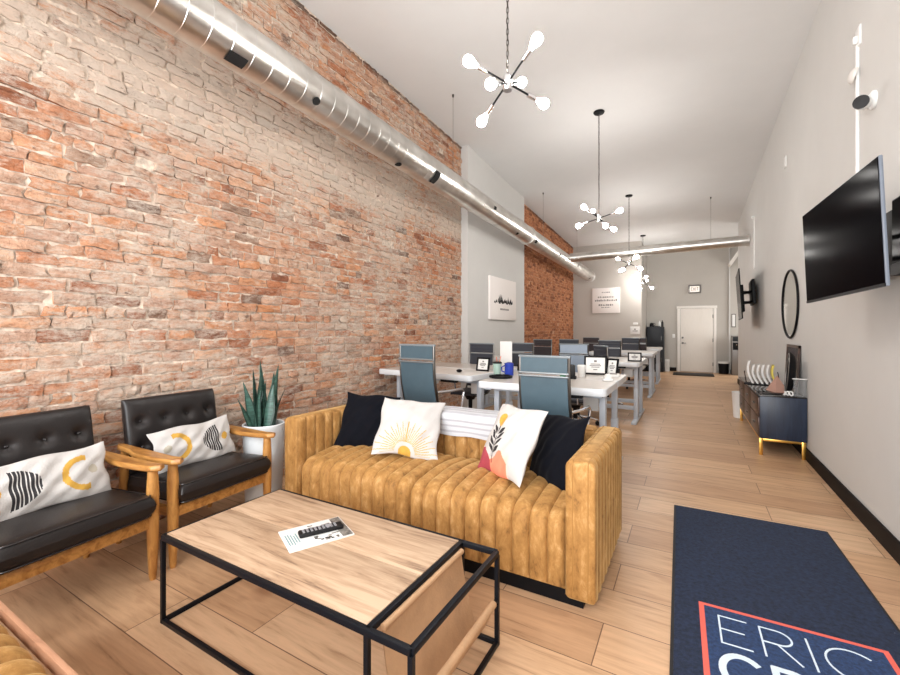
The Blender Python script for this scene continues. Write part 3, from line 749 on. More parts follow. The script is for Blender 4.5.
for y, ang, w, h, rr in [(1.60, -66, .12, .08, False), (2.2, -45, .062, 0, True), (3.31, -80, .07, 0, True), (3.87, -44, .10, .15, False), (5.38, -8, .08, .05, False), (6.43, -60, .08, .05, False), (7.26, -38, .10, .06, False), (8.77, -21, .09, .06, False), (10.37, -13, .09, .06, False), (12.0, -55, .08, .06, False)]:
    on_duct(y, ang, w, h, rr).build('air_opening', 'hole', t)
YC = 9.72; CZ = 2.93; CR = .10
t = thing('cross_duct', 'round galvanised duct crossing the room to the right wall', 'duct')
ring_tube((DX+DR-.03, YC, CZ-.03), (.93, YC, CZ+.02), CR, .10).build('pipe', 'duct', t, ang=30)
MB().cyl((.92, YC, CZ+.02), (.975, YC, CZ+.02), CR+.012, n=36).build('wall_collar', 'duct', t)
for lab, x, y, zt in (('thin wire holding the long duct, above brick near the pale pier', DX, 4.45, dz(4.45)+DR), ('thin wire holding the long duct, above plaster pier end', DX, 8.06, dz(8.06)+DR),
                      ('thin wire holding the long duct, farthest along above orange brick', DX, 10.9, dz(10.9)+DR), ('thin wire holding the cross duct above the back door', .355, YC, CZ+CR+.015)):
    o = thing('duct_hanger', lab, 'wire', (x, y, ceil_z(y)))
    MB().cyl((0, 0, zt-ceil_z(y)), (0, 0, -.02), .0022, n=6).build('wire', 'greysteel', o)
    MB().cyl((0, 0, -.03), (0, 0, 0), .012, n=8).build('anchor', 'nickel', o)

# ------------------------------------------------------------------ chandeliers
def make_chandelier(label, drop):
    t = thing('sputnik_chandelier', label, 'chandelier', group=None)
    MB().lathe([(.0001, 0), (.068, 0), (.07, -.008), (.06, -.025), (.012, -.032), (.0001, -.034)], 24).build('canopy', 'black', t)
    return t
def finish_chandelier(t, drop):
    m = MB(); n = int(drop/.034); L = drop-.06
    for k in range(n):
        z = -.03-L*(k+.5)/n; a = (k % 2)*PI/2; c, s = math.cos(a), math.sin(a)
        m.tube([(.008*math.cos(q)*c, .008*math.cos(q)*s, z+.022*math.sin(q)) for q in [2*PI*j/10 for j in range(10)]], .0022, 5, True)
    m.tube([(.003*math.cos(k), .003*math.sin(k), -.03-L*k/30) for k in range(31)], .0022, 5)
    m.build('chain', 'nickel', t)
    h = MB().lathe([(.0001, -.045), (.026, -.045), (.028, -.04), (.028, .035), (.024, .045), (.0001, .047)], 20, (0, 0, -drop)).build('hub', 'chrome', t)
    # three rods crossing the hub, a bulb at each end
    dirs = []
    for q in ((.201, -.0695, .147), (-.168, -.20, .078), (-.004, -.221, -.117)): dirs += [q, tuple(-v for v in q)]
    for d in dirs:
        d = Vector(d); d.normalize(); o = Vector((0, 0, -drop))
        a = MB().cyl(o+d*.02, o+d*.17, .0062, n=10).build('arm', 'black', t)
        MB().cyl(o+d*.145, o+d*.207, .0145, n=16).build('socket', 'chrome', a)
        q = Vector((0, 0, 1)).rotation_difference(d).to_matrix().to_4x4()
        prof = [(.011, 0), (.012, .014), (.017, .028), (.025, .042), (.030, .056), (.0315, .067), (.029, .080), (.022, .090), (.011, .096), (.0005, .098)]
        MB().lathe(prof, 16, T=Matrix.Translation(o+d*.2) @ q).build('bulb', 'bulb', a)
labs = ['sputnik chandelier with six lit globe bulbs nearest the camera', 'second sputnik chandelier from the front, dark canopy showing whole chain', 'third sputnik chandelier, hanging before the cross duct', 'farthest sputnik chandelier, hanging near the back wall corner']
for k, (x, y, hz, rz) in enumerate([(-.955, 2.37, 2.735, 0), (-1.017, 5.643, 2.685, 2.443), (-1.044, 8.94, 2.555, 1.257), (-1.08, 12.18, 2.50, 3.56)]):
    t = make_chandelier(labs[k], 1); t.location = (x, y, ceil_z(y)+.003); t.rotation_euler = (0, 0, rz); t['group'] = 'sputnik chandeliers'
    finish_chandelier(t, ceil_z(y)-hz)

# ------------------------------------------------------------------ desks
DT = .82
def make_desk(label, w):
    t = thing('standing_desk', label, 'desk', group='white standing desks'); d = .575
    pl = []
    rc_ = .045
    for cx, cy, a0 in ((w/2-rc_, -d/2+rc_, -90), (w/2-rc_, d/2-rc_, 0), (-w/2+rc_, d/2-rc_, 90), (-w/2+rc_, -d/2+rc_, 180)):
        pl += [(cx+rc_*math.cos(math.radians(a0+k*15)), cy+rc_*math.sin(math.radians(a0+k*15))) for k in range(7)]
    m = MB(); n = len(pl); vs = []
    for z, k in ((DT-.056, .992), (DT-.052, 1), (DT-.004, 1), (DT, .992)):
        vs += [(x*k, y*k, z) for x, y in pl]
    fs = [list(range(n))[::-1], list(range(3*n, 4*n))]; ms = [1, 0]
    for r in range(3):
        for k in range(n): fs.append([r*n+k, r*n+(k+1) % n, (r+1)*n+(k+1) % n, (r+1)*n+k]); ms.append(1)
    m.add(vs, fs, ms).build('desktop', ['desktop', 'desk_edge'], t)
    for s in (-1, 1):
        x = s*(w/2-.07)
        l = MB().box(x-.028, x+.028, -.04, .04, .035, .45, .004).box(x-.023, x+.023, -.034, .034, .45, DT-.07, .003).box(x-.03, x+.03, -.22, .22, DT-.075, DT-.0562).build('leg', 'desk_leg', t)
        MB().box(x-.032, x+.032, -.285, .285, .0, .036, .008).build('foot', 'desk_leg', l)
    MB().box(-w/2+.10, w/2-.10, -.02, .02, .15, .205, .003).build('crossbar', 'desk_leg', t)
    MB().box(-w/2+.08, w/2-.08, -.05, .05, DT-.105, DT-.07, .003).build('top_beam', 'desk_leg', t)
    MB().box(w/2-.36, w/2-.17, -d/2+.004, -d/2+.05, DT-.080, DT-.0565, .004).build('control_panel', 'black', t)
    MB().box(w/2-.24, w/2-.12, .08, .11, DT-.23, DT-.10, .006).build('control_box', 'plastic', t)
    return t
dk = make_desk('white standing desk behind the sofa right end, nearest to the camera', 1.035); dk.location = (-1.042, 3.47, 0)
dk2 = make_desk('white standing desk against brick wall behind the sofa left end', 1.24); dk2.location = (-2.365, 3.865, 0); dk2.rotation_euler = (0, 0, math.radians(-7))
c = dup(dk, (-1.042, 4.055, 0), (0, 0, PI), 'white standing desk set back to back behind the nearest desk')
c = dup(dk2, (-2.30, 4.46, 0), (0, 0, PI-math.radians(7)), 'white standing desk behind the wall desk, before the plaster pier')
dk3 = make_desk('white standing desk in second row on the aisle, framed sign on it', 1.17); dk3.location = (-1.157, 6.275, 0)
dup(dk3, (-1.157, 6.87, 0), (0, 0, PI), 'white standing desk backing onto the second row aisle desk')
dup(dk3, (-2.36, 6.275, 0), (0, 0, 0), 'white standing desk by the plaster pier in second row')
dup(dk3, (-1.165, 8.78, 0), (0, 0, 0), 'white standing desk on the aisle, third row front')
dup(dk3, (-1.165, 9.375, 0), (0, 0, PI), 'white standing desk on the aisle, third row rear')
dup(dk3, (-1.185, 11.0, 0), (0, 0, 0), 'white standing desk on the aisle, fourth row front')
dup(dk3, (-1.185, 11.595, 0), (0, 0, PI), 'white standing desk on the aisle, farthest from the camera')

# ------------------------------------------------------------------ office chairs
def make_office_chair(label, up):
    t = thing('office_chair', label, 'office chair', group='high backed office chairs')
    W = .166
    yb = lambda z: -.185-.085*((z-.50)/.58)-.03*math.sin(PI*(z-.50)/.58)
    rib = lambda z: .004*abs(math.sin(PI*z/.045))
    def panel(z0, z1, name, par):
        m = MB(); nz = 34
        m.grid(lambda u, v: ((u-.5)*2*W, yb(z0+(z1-z0)*v)+.012+rib(z0+(z1-z0)*v)-.012*math.cos((u-.5)*PI)*0, z0+(z1-z0)*v), 8, nz, 0, True)
        m.grid(lambda u, v: ((u-.5)*2*W, yb(z0+(z1-z0)*v)-.008, z0+(z1-z0)*v), 8, nz)
        for z in (z0, z1): m.add([(-W, yb(z)+.012, z), (W, yb(z)+.012, z), (W, yb(z)-.008, z), (-W, yb(z)-.008, z)], [[0, 1, 2, 3]])
        return m.build(name, up, par, ang=35)
    panel(.52, .935, 'backrest', t); panel(.955, 1.065, 'headrest', t)
    MB().cyl((-W-.012, yb(.937)-.016, .937), (W+.012, yb(.937)-.016, .937), .007).cyl((-W-.012, yb(.958)-.016, .958), (W+.012, yb(.958)-.016, .958), .007).build('cross_bar', 'bar_grey', t)
    MB().box(-W-.02, W+.02, yb(1.07)-.012, yb(1.07)+.016, 1.060, 1.078, .008).build('top_rail', 'slate_rail', t)
    for s in (-1, 1):
        pts = [(s*(W+.008), yb(1.065), 1.065)]+[(s*(W+.008), yb(z), z) for z in [1.0, .93, .85, .75, .65, .56]]+[(s*(W+.008), -.17, .49), (s*(W+.008), -.12, .455), (s*(W+.008), .0, .445), (s*(W+.008), .20, .455)]
        MB().tube(pts, .011, 8).build('side_frame', 'nickel', t)
        MB().tube([(s*(W+.010), yb(.70)+.01, .70), (s*(W+.045), -.10, .70), (s*(W+.045), .06, .70), (s*(W+.045), .09, .67), (s*(W+.02), .06, .45)], .011, 8).build('armrest', 'chrome', t)
    sl = MB(); sl.box(-W, W, -.17, .235, .455, .495, .014, seg=3)
    sl.build('seat', up, t)
    MB().cyl((0, .02, .12), (0, .02, .40), .025).cyl((0, .02, .38), (0, .02, .455), .05, .09).build('gas_lift', 'black', t)
    for k in range(5):
        a = 2*PI*k/5+.3; e = Vector((.25*math.cos(a), .02+.25*math.sin(a), .07))
        l = MB().tube([(0, .02, .12), (.12*math.cos(a), .02+.12*math.sin(a), .105), tuple(e)], [.022, .018, .013], 8).build('leg', 'chrome', t)
        MB().cyl(e+Vector((-math.sin(a)*.02, math.cos(a)*.02, -.042)), e+Vector((math.sin(a)*.02, -math.cos(a)*.02, -.042)), .028, n=14).cyl(e-Vector((0, 0, .03)), e, .008, n=8).build('caster', 'rubber', l)
    return t
M['bar_grey'] = mat('satin grey bar', S(150, 156, 160), .35, metal=.6)
M['slate_frontlit'] = mat('slate leather painted front lit', S(136, 150, 166), .4, var=.06, vscale=6)  # same slate leather, made paler: reflected front light painted into the colour
M['slate_rail'] = mat('grey top rail', S(120, 128, 132), .35)
oc = make_office_chair('slate blue high backed office chair behind sofa, at the nearest desk', 'slate'); oc.location = (-.845, 3.065, 0); oc.rotation_euler = (0, 0, math.radians(-4))
c = dup(oc, (-1.965, 3.21, 0), (0, 0, math.radians(-6)), 'slate blue high backed office chair at the desk against brick')
c.scale = (1.05, 1.05, 1.05)
ol = make_office_chair('slate blue high backed office chair at second row aisle desk, back painted as front lit', 'slate_frontlit'); ol.location = (-1.285, 5.63, 0); ol.rotation_euler = (0, 0, math.radians(3))
ob = make_office_chair('charcoal high backed office chair facing camera before the plaster pier', 'charcoal'); ob.location = (-2.40, 4.74, 0); ob.rotation_euler = (0, 0, PI-.06)
for x, y, rz, lab in [(-1.10, 4.80, PI-1.0, 'charcoal office chair turned sideways behind the nearest desk'), (-2.03, 5.68, .1, 'charcoal office chair at the pier side second row desk, left of the dark brown one'),
                      (-1.17, 7.25, PI+.05, 'charcoal office chair facing camera behind the second row aisle desks'),
                      (-1.98, 8.25, 0, 'charcoal office chair far back, left of two in third row beside orange brick'), (-1.15, 9.85, PI, 'charcoal office chair behind the third row aisle desk')]:
    dup(ob, (x, y, 0), (0, 0, rz), lab)
op = make_office_chair('dark brown office chair facing camera, centre of the desk rows', 'plum'); op.location = (-2.40, 7.35, 0); op.rotation_euler = (0, 0, PI-.1)
dup(op, (-1.02, 10.5, 0), (0, 0, 0), 'dark brown office chair at fourth row aisle desk, just left of the charcoal cabinet')
dup(op, (-2.0, 9.85, 0), (0, 0, PI), 'dark brown office chair far back, right of two in third row beside orange brick')

# ------------------------------------------------------------------ things on the desks
def plaque(label, x, y, w, h, rz, tilt=.22, z=DT):
    t = thing('framed_sign', label, 'framed sign', (x, y, z+.001), (0, 0, rz), 'framed signs on desks')
    T = Matrix.Rotation(-tilt, 4, 'X')
    m = MB(); b = .018
    m.box(-w/2, w/2, 0, .014, 0, b, .002, T=T).box(-w/2, w/2, 0, .014, h-b, h, .002, T=T).box(-w/2, -w/2+b, 0, .014, 0, h, .002, T=T).box(w/2-b, w/2, 0, .014, 0, h, .002, T=T)
    m.build('frame', 'black', t)
    MB().box(-w/2+b, w/2-b, .005, .010, b, h-b, T=T).build('sheet', 'paper', t)
    p = MB(); p.box(-w*.06, w*.06, .003, .005, h*.66, h*.76, T=T)
    for k, (ww, zz) in enumerate(((.42, .54), (.5, .46), (.36, .38))): p.box(-w*ww/2, w*ww/2, .0035, .005, h*zz, h*zz+.007, T=T)
    p.box(-w*.09, w*.09, .003, .005, h*.25, h*.29, T=T)
    p.build('print', 'greyink', t)
    MB().box(-.012, .012, .02, .028, 0, h*.6, T=Matrix.Translation((0, .05, 0)) @ Matrix.Rotation(tilt, 4, 'X')).build('easel_leg', 'black', t)
plaque('black framed white sign on the desk against the brick wall', -1.885, 3.97, .155, .145, -.12)
plaque('large black framed white sign on the nearest desk', -.79, 4.19, .21, .185, .12)
plaque('small black framed sign half hidden behind the large one', -.655, 4.24, .12, .16, -.35)
plaque('black framed white sign on the second row aisle desk', -.655, 6.22, .175, .125, .12)
plaque('tiny black framed card on the desk before the plaster pier', -1.86, 4.6, .09, .12, .1)
def jug(name, label, x, y, prof, m_, cat, handle=False, z=DT):
    t = thing(name, label, cat, (x, y, z+.001))
    MB().lathe(prof, 24).build('body', m_, t)
    if handle: MB().tube([(-prof[1][0]+.004, 0, .03), (-prof[1][0]-.03, 0, .04), (-prof[1][0]-.035, 0, .075), (-prof[1][0], 0, .095)], .006, 8).build('handle', m_, t)
    return t
o = jug('blue_mug', 'cobalt blue mug on the nearest desk, behind the round tray', -1.475, 3.70, [(.035, 0), (.042, .004), (.043, .11), (.045, .115), (.040, .115), (.038, .01)], 'blue', 'mug', True)
MB().lathe([(.0001, .128), (.02, .127), (.045, .117), (.0451, .110)], 24, caps=False).build('lid', 'blue', o)
o = jug('mint_tumbler', 'pale mint tumbler with dark lid beside the blue mug', -1.60, 3.71, [(.032, 0), (.034, .003), (.042, .11), (.039, .11), (.032, .008)], 'mint', 'tumbler')
MB().lathe([(.044, .11), (.045, .122), (.0001, .126)], 20).build('lid', 'black', o)
o = thing('round_tray', 'black rimmed round glass tray on the nearest desk', 'tray', (-1.475, 3.50, DT+.001))
MB().lathe([(.0001, .002), (.085, .003), (.085, 0), (.0001, 0)], 32, caps=False).build('plate', 'clear', o)
MB().tube([(.095*math.cos(2*PI*k/32), .095*math.sin(2*PI*k/32), .012) for k in range(32)], .011, 8, True).build('rim', 'black', o)
o = thing('sheet_stand', 'blank white sheet standing upright on a desk behind the mug', 'sign', (-1.80, 4.42, DT+.001), (0, 0, .1))
MB().box(-.07, .07, 0, .008, .01, .30, .002).build('sheet', 'paper', o); MB().box(-.07, .07, -.03, .04, 0, .010, .002).build('foot', 'plastic', o)
o = thing('desk_phone', 'black handset standing on nearest desk beside the large sign', 'telephone', (-.90, 3.74, DT+.001), (0, 0, .1))
MB().box(-.035, .035, -.03, .03, 0, .025, .006).build('cradle', 'black', o); MB().box(-.026, .026, -.012, .014, .02, .125, .008, seg=3).build('handset', 'rubber', o)
o = thing('green_cup', 'small green cup beside the black handset', 'cup', (-.985, 3.76, DT+.001)); MB().lathe([(.025, 0), (.027, .003), (.030, .075), (.027, .075), (.024, .006)], 20).build('body', 'greenp', o)
o = thing('paper_cup', 'white paper cup with lid behind the black handset', 'cup', (-.86, 3.93, DT+.001)); MB().lathe([(.028, 0), (.030, .003), (.038, .095), (.034, .095), (.026, .006)], 20).build('body', 'paper', o)
MB().lathe([(.040, .095), (.040, .104), (.034, .11), (.0001, .11)], 20).build('lid', 'plastic', o)
o = thing('tape_dispenser', 'low white tape dispenser on the nearest desk right side', 'tape dispenser', (-.60, 3.72, DT+.001), (0, 0, .5))
MB().box(-.04, .04, -.02, .02, 0, .022, .006).build('body', 'plastic', o); MB().cyl((0, -.012, .035), (0, .012, .035), .026, n=20).build('tape_roll', 'paper', o)
o = thing('paper_stack', 'small stack of white papers at nearest desks rear right corner', 'paper', (-.62, 4.15, DT+.001), (0, 0, .1))
MB().box(-.05, .05, -.07, .07, 0, .02).build('sheets', 'paper', o); MB().box(-.03, .03, -.05, .05, .0201, .0206).build('print', 'greyink', o)
o = thing('bankers_pen_cup', 'dark pen cup with a pink pen on the wall side desk', 'pen cup', (-1.79, 4.17, DT+.001)); o.name = 'pen_cup'
MB().lathe([(.03, 0), (.032, .003), (.034, .09), (.031, .09), (.028, .006)], 18).build('cup', 'black', o); MB().cyl((0, 0, .01), (.03, .01, .15), .004, n=8).cyl((0, .01, .01), (-.025, .015, .14), .004, n=8).build('pen', 'coral', o)
o = thing('computer_mouse', 'dark computer mouse on the wall side desk', 'computer mouse', (-2.03, 3.74, DT+.001)); MB().ball((0, 0, .0), .03, 14, .55).build('shell', 'black', o)
o.children[0].location.z = .0165
o = thing('desk_caddy', 'dark desk caddy with supplies standing beyond the white upright sheet', 'caddy', (-1.52, 4.72-.5, DT+.001))
MB().box(-.06, .06, -.03, .03, 0, .07, .004).build('box', 'black', o); MB().box(-.05, .05, -.02, .02, .07, .13, .006).build('supplies', 'darkbox', o)

# ------------------------------------------------------------------ credenza and things on it
CX0, CX1, CY0, CY1, CZ0, CZ1 = .595, .974, 5.185, 7.06, .168, .60
t = thing('credenza', 'navy and walnut credenza on gold legs along the right wall', 'credenza')
MB().box(CX0+.012, CX1, CY0, CY1, CZ0, CZ1-.012, .004).build('body', 'navy', t)
MB().box(CX0-.004, CX1, CY0-.004, CY1+.004, CZ1-.012, CZ1, .003).build('top', 'gloss', t)
n = 3; L = (CY1-CY0-.03)/n
for k in range(n):
    for j in range(2):
        ya, za = CY0+.015+k*L, CZ0+.012+j*.20
        d_ = MB().box(CX0, CX0+.016, ya+.004, ya+L-.004, za+.003, za+.193, .003).build('drawer', 'dwood', t)
        MB().box(CX0-.014, CX0, ya+L/2-.06, ya+L/2+.06, za+.095, za+.107, .003).build('handle', 'nickel', d_)
for x in (CX0+.022, CX1-.022):
    for y in (CY0+.025, CY1-.025): MB().box(x-.016, x+.016, y-.016, y+.016, 0, CZ0+.002, .003).build('leg', 'goldmetal', t)
r = MB()
for y in (CY0+.025, CY1-.025): r.box(CX0+.03, CX1-.03, y-.010, y+.010, CZ0-.026, CZ0-.002, .002)
for x in (CX0+.022, CX1-.022): r.box(x-.010, x+.010, CY0+.03, CY1-.03, CZ0-.026, CZ0-.002, .002)
r.build('rail', 'goldmetal', t)
# brochures in a rack
rk = thing('brochure_rack', 'black wire rack of white brochures on the credenza', 'rack', (.75, 6.20, CZ1+.001), (0, 0, PI/2-.113))
MB().box(-.09, .09, -.18, .18, 0, .012, .003).build('base', 'black', rk)
wi = MB()
for k in range(8):
    y = -.165+k*.046; wi.tube([(-.07, y, .01), (-.07, y+.02, .15), (.07, y+.02, .15), (.07, y, .01)], .003, 6)
wi.build('divider', 'black', rk)
place_names = ['nearest to the black dish', 'second from the black dish', 'third from the black dish', 'third from the far rack end', 'second from the far rack end', 'at the far rack end']
for k in range(6):
    y = -.15+k*.046
    m = MB()
    cv = lambda u, v: (.0+(u-.5)*.17, y+.05*math.sin(PI*v*.75)+.006*math.sin(PI*u), .014+.22*v*(1 if k != 5 else 1.2))
    m.grid(cv, 8, 8); m.grid(lambda u, v: tuple(a+b for a, b in zip(cv(u, v), (0, .02, 0))), 8, 8, 0, True)
    for u in (0, 1):
        m.grid(lambda a, v: tuple(p+q for p, q in zip(cv(u, v), (0, .02*a, 0))), 1, 8)
    m.grid(lambda u, a: tuple(p+q for p, q in zip(cv(u, 1), (0, .02*a, 0))), 8, 1)
    o = m.build('brochure', 'paper' if k else 'yellow'); o.location = (.75, 6.20, CZ1+.001); o.rotation_euler = (0, 0, PI/2-.113)
    tag(o, ('yellow' if k == 0 else 'white')+' curled brochure in the credenza rack, '+place_names[k], 'brochure', 'brochures in the credenza rack')
o = thing('picture_frame', 'dark picture frame leaning on the wall over the credenza', 'picture frame', (.94, 5.76, CZ1+.001))
T = Matrix.Rotation(.05, 4, 'Y')
MB().box(-.008, .012, -.30, .30, 0, .03, T=T).box(-.008, .012, -.30, .30, .46, .49, T=T).box(-.008, .012, -.30, -.27, 0, .49, T=T).box(-.008, .012, .27, .30, 0, .49, T=T).build('frame', 'dwood', o)
MB().box(.0, .008, -.275, .275, .025, .465, T=T).build('picture', 'plum', o)
o = thing('oval_dish', 'black oval dish standing on edge before the dark frame', 'dish', (.898, 5.33, CZ1+.001), (0, 0, -.08))
T = Matrix.Translation((0, 0, .215)) @ Matrix.Rotation(-PI/2+.08, 4, 'Y')
m = MB(); m.lathe([(.0001, .0), (.07, .004), (.10, .02), (.125, .05), (.135, .05), (.115, .012), (.08, -.01), (.0001, -.012)], 36, T=T @ Matrix.Diagonal((1.6, 1, 1, 1)), caps=False)
m.build('bowl', 'black', o)
MB().tube([T @ Vector((1.6*.122*math.cos(2*PI*k/40), .122*math.sin(2*PI*k/40), .052)) for k in range(40)], .007, 6, True).build('rim', 'greysteel', o)
MB().box(-.05, .06, -.08, .08, 0, .012, .003).build('stand', 'black', o)
o = thing('card_tent', 'dusty pink folded card tent between rack and black dish', 'card', (.80, 5.58, CZ1+.001), (0, 0, .3))
MB().add([(-.06, -.10, 0), (.06, -.10, 0), (.06, .10, 0), (-.06, .10, 0), (0, 0, .17)], [[0, 1, 4], [1, 2, 4], [2, 3, 4], [3, 0, 4], [3, 2, 1, 0]]).build('card', 'kraft', o, smooth=False)
o = thing('acrylic_stand', 'clear acrylic stand with white top ledge on credenza near end', 'stand', (.925, 5.215, CZ1+.001))
MB().box(-.05, .05, -.004, .004, .0, .17).build('panel', 'clear', o); MB().box(-.06, .055, -.02, .02, .17, .178, .002).build('ledge', 'plastic', o); MB().box(-.04, .04, -.018, .018, 0, .006).build('foot', 'clear', o)
o = thing('white_figurine', 'small white knot ornament at the credenza near corner', 'ornament', (.835, 5.225, CZ1+.001))
MB().tube([(.028*math.cos(a)*(1+.4*math.cos(3*a)), .018*math.sin(2*a), .026+.018*math.sin(3*a)) for a in [2*PI*k/40 for k in range(40)]], .007, 8, True).build('knot', 'plastic', o)
o = thing('black_tray', 'flat black tray lying on the credenza near end', 'tray', (.72, 5.32, CZ1+.001))
MB().box(-.08, .08, -.06, .06, 0, .006, .002).build('base', 'black', o)
o = thing('white_bin', 'white bin on the floor behind the credenza far end', 'bin', (.62, 7.26, 0))
MB().lathe([(.075, 0), (.08, .004), (.10, .36), (.103, .365), (.097, .365), (.078, .01)], 24).build('body', 'plastic', o)

# ------------------------------------------------------------------ right wall
o = thing('oval_mirror', 'oval mirror in thin black frame on the right wall', 'mirror', (XR, 5.96, 1.54))
q = [(-.014, .42*math.cos(2*PI*k/56), .375*math.sin(2*PI*k/56)) for k in range(56)]
MB().tube(q, .011, 8, True).build('frame', 'black', o)
MB().add([(-.012, y*.97, z*.97) for _, y, z in q]+[(-.002, y*.97, z*.97) for _, y, z in q], [list(range(56)), list(range(56, 112))]+[[k, (k+1) % 56, 56+(k+1) % 56, 56+k] for k in range(56)]).build('glass', 'mirror', o, smooth=False)
# nearest television on a swing arm
def television(label, loc, rot, w, h, th=.014, case='bezel'):
    t = thing('television', label, 'television', loc, rot)
    MB().box(-w/2, w/2, 0, th, -h/2, h/2, .004).build('casing', case, t)
    MB().box(-w/2+.006, w/2-.006, -.003, .001, -h/2+.014, h/2-.006).build('screen', 'screen', t)
    MB().box(-w/2+.002, w/2-.002, -.004, .0, -h/2, -h/2+.014).build('bottom_bezel', 'black', t)
    MB().box(-w*.28, w*.28, th, th+.045, -h*.35, h*.2, .006).build('rear_housing', 'black', t)
    return t
TVR = Euler((.037, -.0164, -1.4975))
tv = television('large television tilted on its arm, right wall, nearest whole screen', (.677, 2.972, 1.711), TVR, 1.0, .565)
Minv = (Matrix.Translation((.677, 2.972, 1.711)) @ TVR.to_matrix().to_4x4()).inverted()
a = MB()
for z in (1.66, 1.78): a.tube([Minv @ Vector(p) for p in ((.75, 3.05, z), (.84, 3.38, z), (.95, 3.22, z))], .014, 8)
a.build('swing_arm', 'black', tv)
w_ = MB(); w_.box(.945, .977, 3.13, 3.33, 1.55, 1.90, .004, T=None)
w_.v = [tuple(Minv @ Vector(v)) for v in w_.v]; w_.build('wall_plate', 'black', tv)
t = thing('television', 'second television flat on the wall, cut by right photo edge', 'television', (.925, 2.60, 1.735), (0, 0, -PI/2))
MB().box(-.485, .70, .0, .052, -.20, .20, .006).build('casing', 'black', t); MB().box(-.47, .69, -.003, .002, -.135, .19).build('screen', 'screen', t)
MB().box(-.485, .70, -.004, .001, -.20, -.142).build('bottom_bezel', 'black', t)
tv = television('far television held edge on by a double arm, right wall', (.725, 8.72, 1.83), Euler((.06, 0, -PI/2-.05)), 1.36, .80, case='black')
a = MB()
for z in (-.12, .05): a.tube([(-.15, .06, z), (-.02, .13, z), (-.25, .18, z)], .022, 8).tube([(.18, .06, z), (.05, .13, z), (.2, .18, z)], .022, 8)
a.build('swing_arm', 'black', tv); MB().box(-.45, .35, .175, .218, -.16, .24, .006).build('wall_plate', 'black', tv)
o = thing('cable_conduit', 'white cable conduit rising above the nearest television', 'conduit', (XR, 3.79, 0))
MB().box(-.018, 0, -.013, .013, 1.6, 3.15, .004).build('channel', 'plastic', o)
MB().tube([(-.008, .035, 2.98), (-.006, .036, 3.1), (-.006, .02, 3.18)], .005, 6).build('cable', 'plastic', o)
o = thing('outlet_box', 'white outlet box with plug at the top of conduit', 'outlet', (XR, 3.78, 3.20))
MB().box(-.012, 0, -.045, .045, -.065, .065, .004).build('cover_plate', 'plastic', o); MB().box(-.035, -.012, -.016, .016, -.045, .005, .006).build('plug', 'plastic', o)
o = thing('motion_sensor', 'round white sensor on the conduit above the camera', 'sensor', (XR-.019, 3.80, 2.96))
MB().lathe([(.0001, .034), (.025, .031), (.044, .02), (.05, .006), (.05, 0)], 24, T=Matrix.Rotation(-PI/2+.3, 4, 'Y') @ Matrix.Translation((0, 0, .0))).build('shell', 'tag', o)
o = thing('security_camera', 'white security camera with black face beside the conduit', 'camera', (XR, 3.52, 2.66))
MB().lathe([(.055, 0), (.055, .012), (.03, .03)], 24, T=Matrix.Rotation(-PI/2, 4, 'Y')).build('wall_mount', 'plastic', o)
MB().tube([(-.03, 0, 0), (-.05, .0, -.0), (-.07, .012, -.005)], .016, 10).build('bracket', 'plastic', o)
q = Vector((0, 0, 1)).rotation_difference(Vector((-.45, -.88, -.12)).normalized()).to_matrix().to_4x4()
Tq = Matrix.Translation((-.06, -.03, -.02)) @ q
MB().lathe([(.0001, -.04), (.025, -.038), (.036, -.025), (.040, 0), (.040, .04)], 24, T=Tq).build('body', 'plastic', o)
MB().lathe([(.0402, .035), (.039, .044), (.0001, .045)], 24, T=Tq, caps=False).build('lens_face', 'rubber', o)
tag(MB().box(XR-.012, XR, 6.20, 6.29, 3.16, 3.29, .003).build('wall_sensor', 'plastic'), 'small white tag high on the right wall', 'sensor')
o = thing('small_wall_camera', 'small white camera above the far television on its cord', 'camera', (XR, 9.0, 3.22))
MB().ball((-.026, 0, 0), .026, 12).build('shell', 'plastic', o); MB().box(-.014, 0, -.012, .012, -.9, 0).build('cord_channel', 'plastic', o)

# ------------------------------------------------------------------ canvases, signs at the back
o = thing('canvas_print', 'white canvas with black treeline on the plaster pier', 'picture', (-2.921, 6.985, 1.795), (0, 0, PI/2))
w, h = 1.20, .73
MB().box(-w/2, w/2, -.04, 0, -h/2, h/2, .003).build('canvas', 'canvas', o)
r_ = random.Random(3); T = Matrix.Rotation(PI/2, 4, 'X'); tm = MB(); x = -.42; q = 0
while x < .42:
    hh = .05+.13*math.exp(-((x+.17)/.09)**2)+.06*math.exp(-((x-.25)/.2)**2); hh *= r_.uniform(.65, 1.15); ww = r_.uniform(.018, .03)
    zb = -.075+r_.uniform(-.012, .012); q += .00004
    tm.prism([(x-ww, zb), (x+ww, zb), (x+ww*.55, zb+hh*.45), (x+ww*.7, zb+hh*.5), (x, zb+hh), (x-ww*.7, zb+hh*.5), (x-ww*.55, zb+hh*.45)], .0401, .0408+q, T=T)
    x += r_.uniform(.02, .042) if not -.33 < x < -.27 else .07
tm.build('treeline_print', 'ink', o, smooth=False)
p = MB(); x = -.17
while x < .20: L = r_.uniform(.015, .035); p.box(x, x+L, -.0412, -.0401, -.195, -.165); x += L+.012
p.build('caption_print', 'greyink', o, smooth=False)
o = thing('canvas_print', 'square white canvas with grey lettering on the far wall', 'picture', (-2.10, 12.746, 2.10))
MB().box(-.375, .375, -.04, 0, -.36, .36, .003).build('canvas', 'canvas', o)
p = MB()
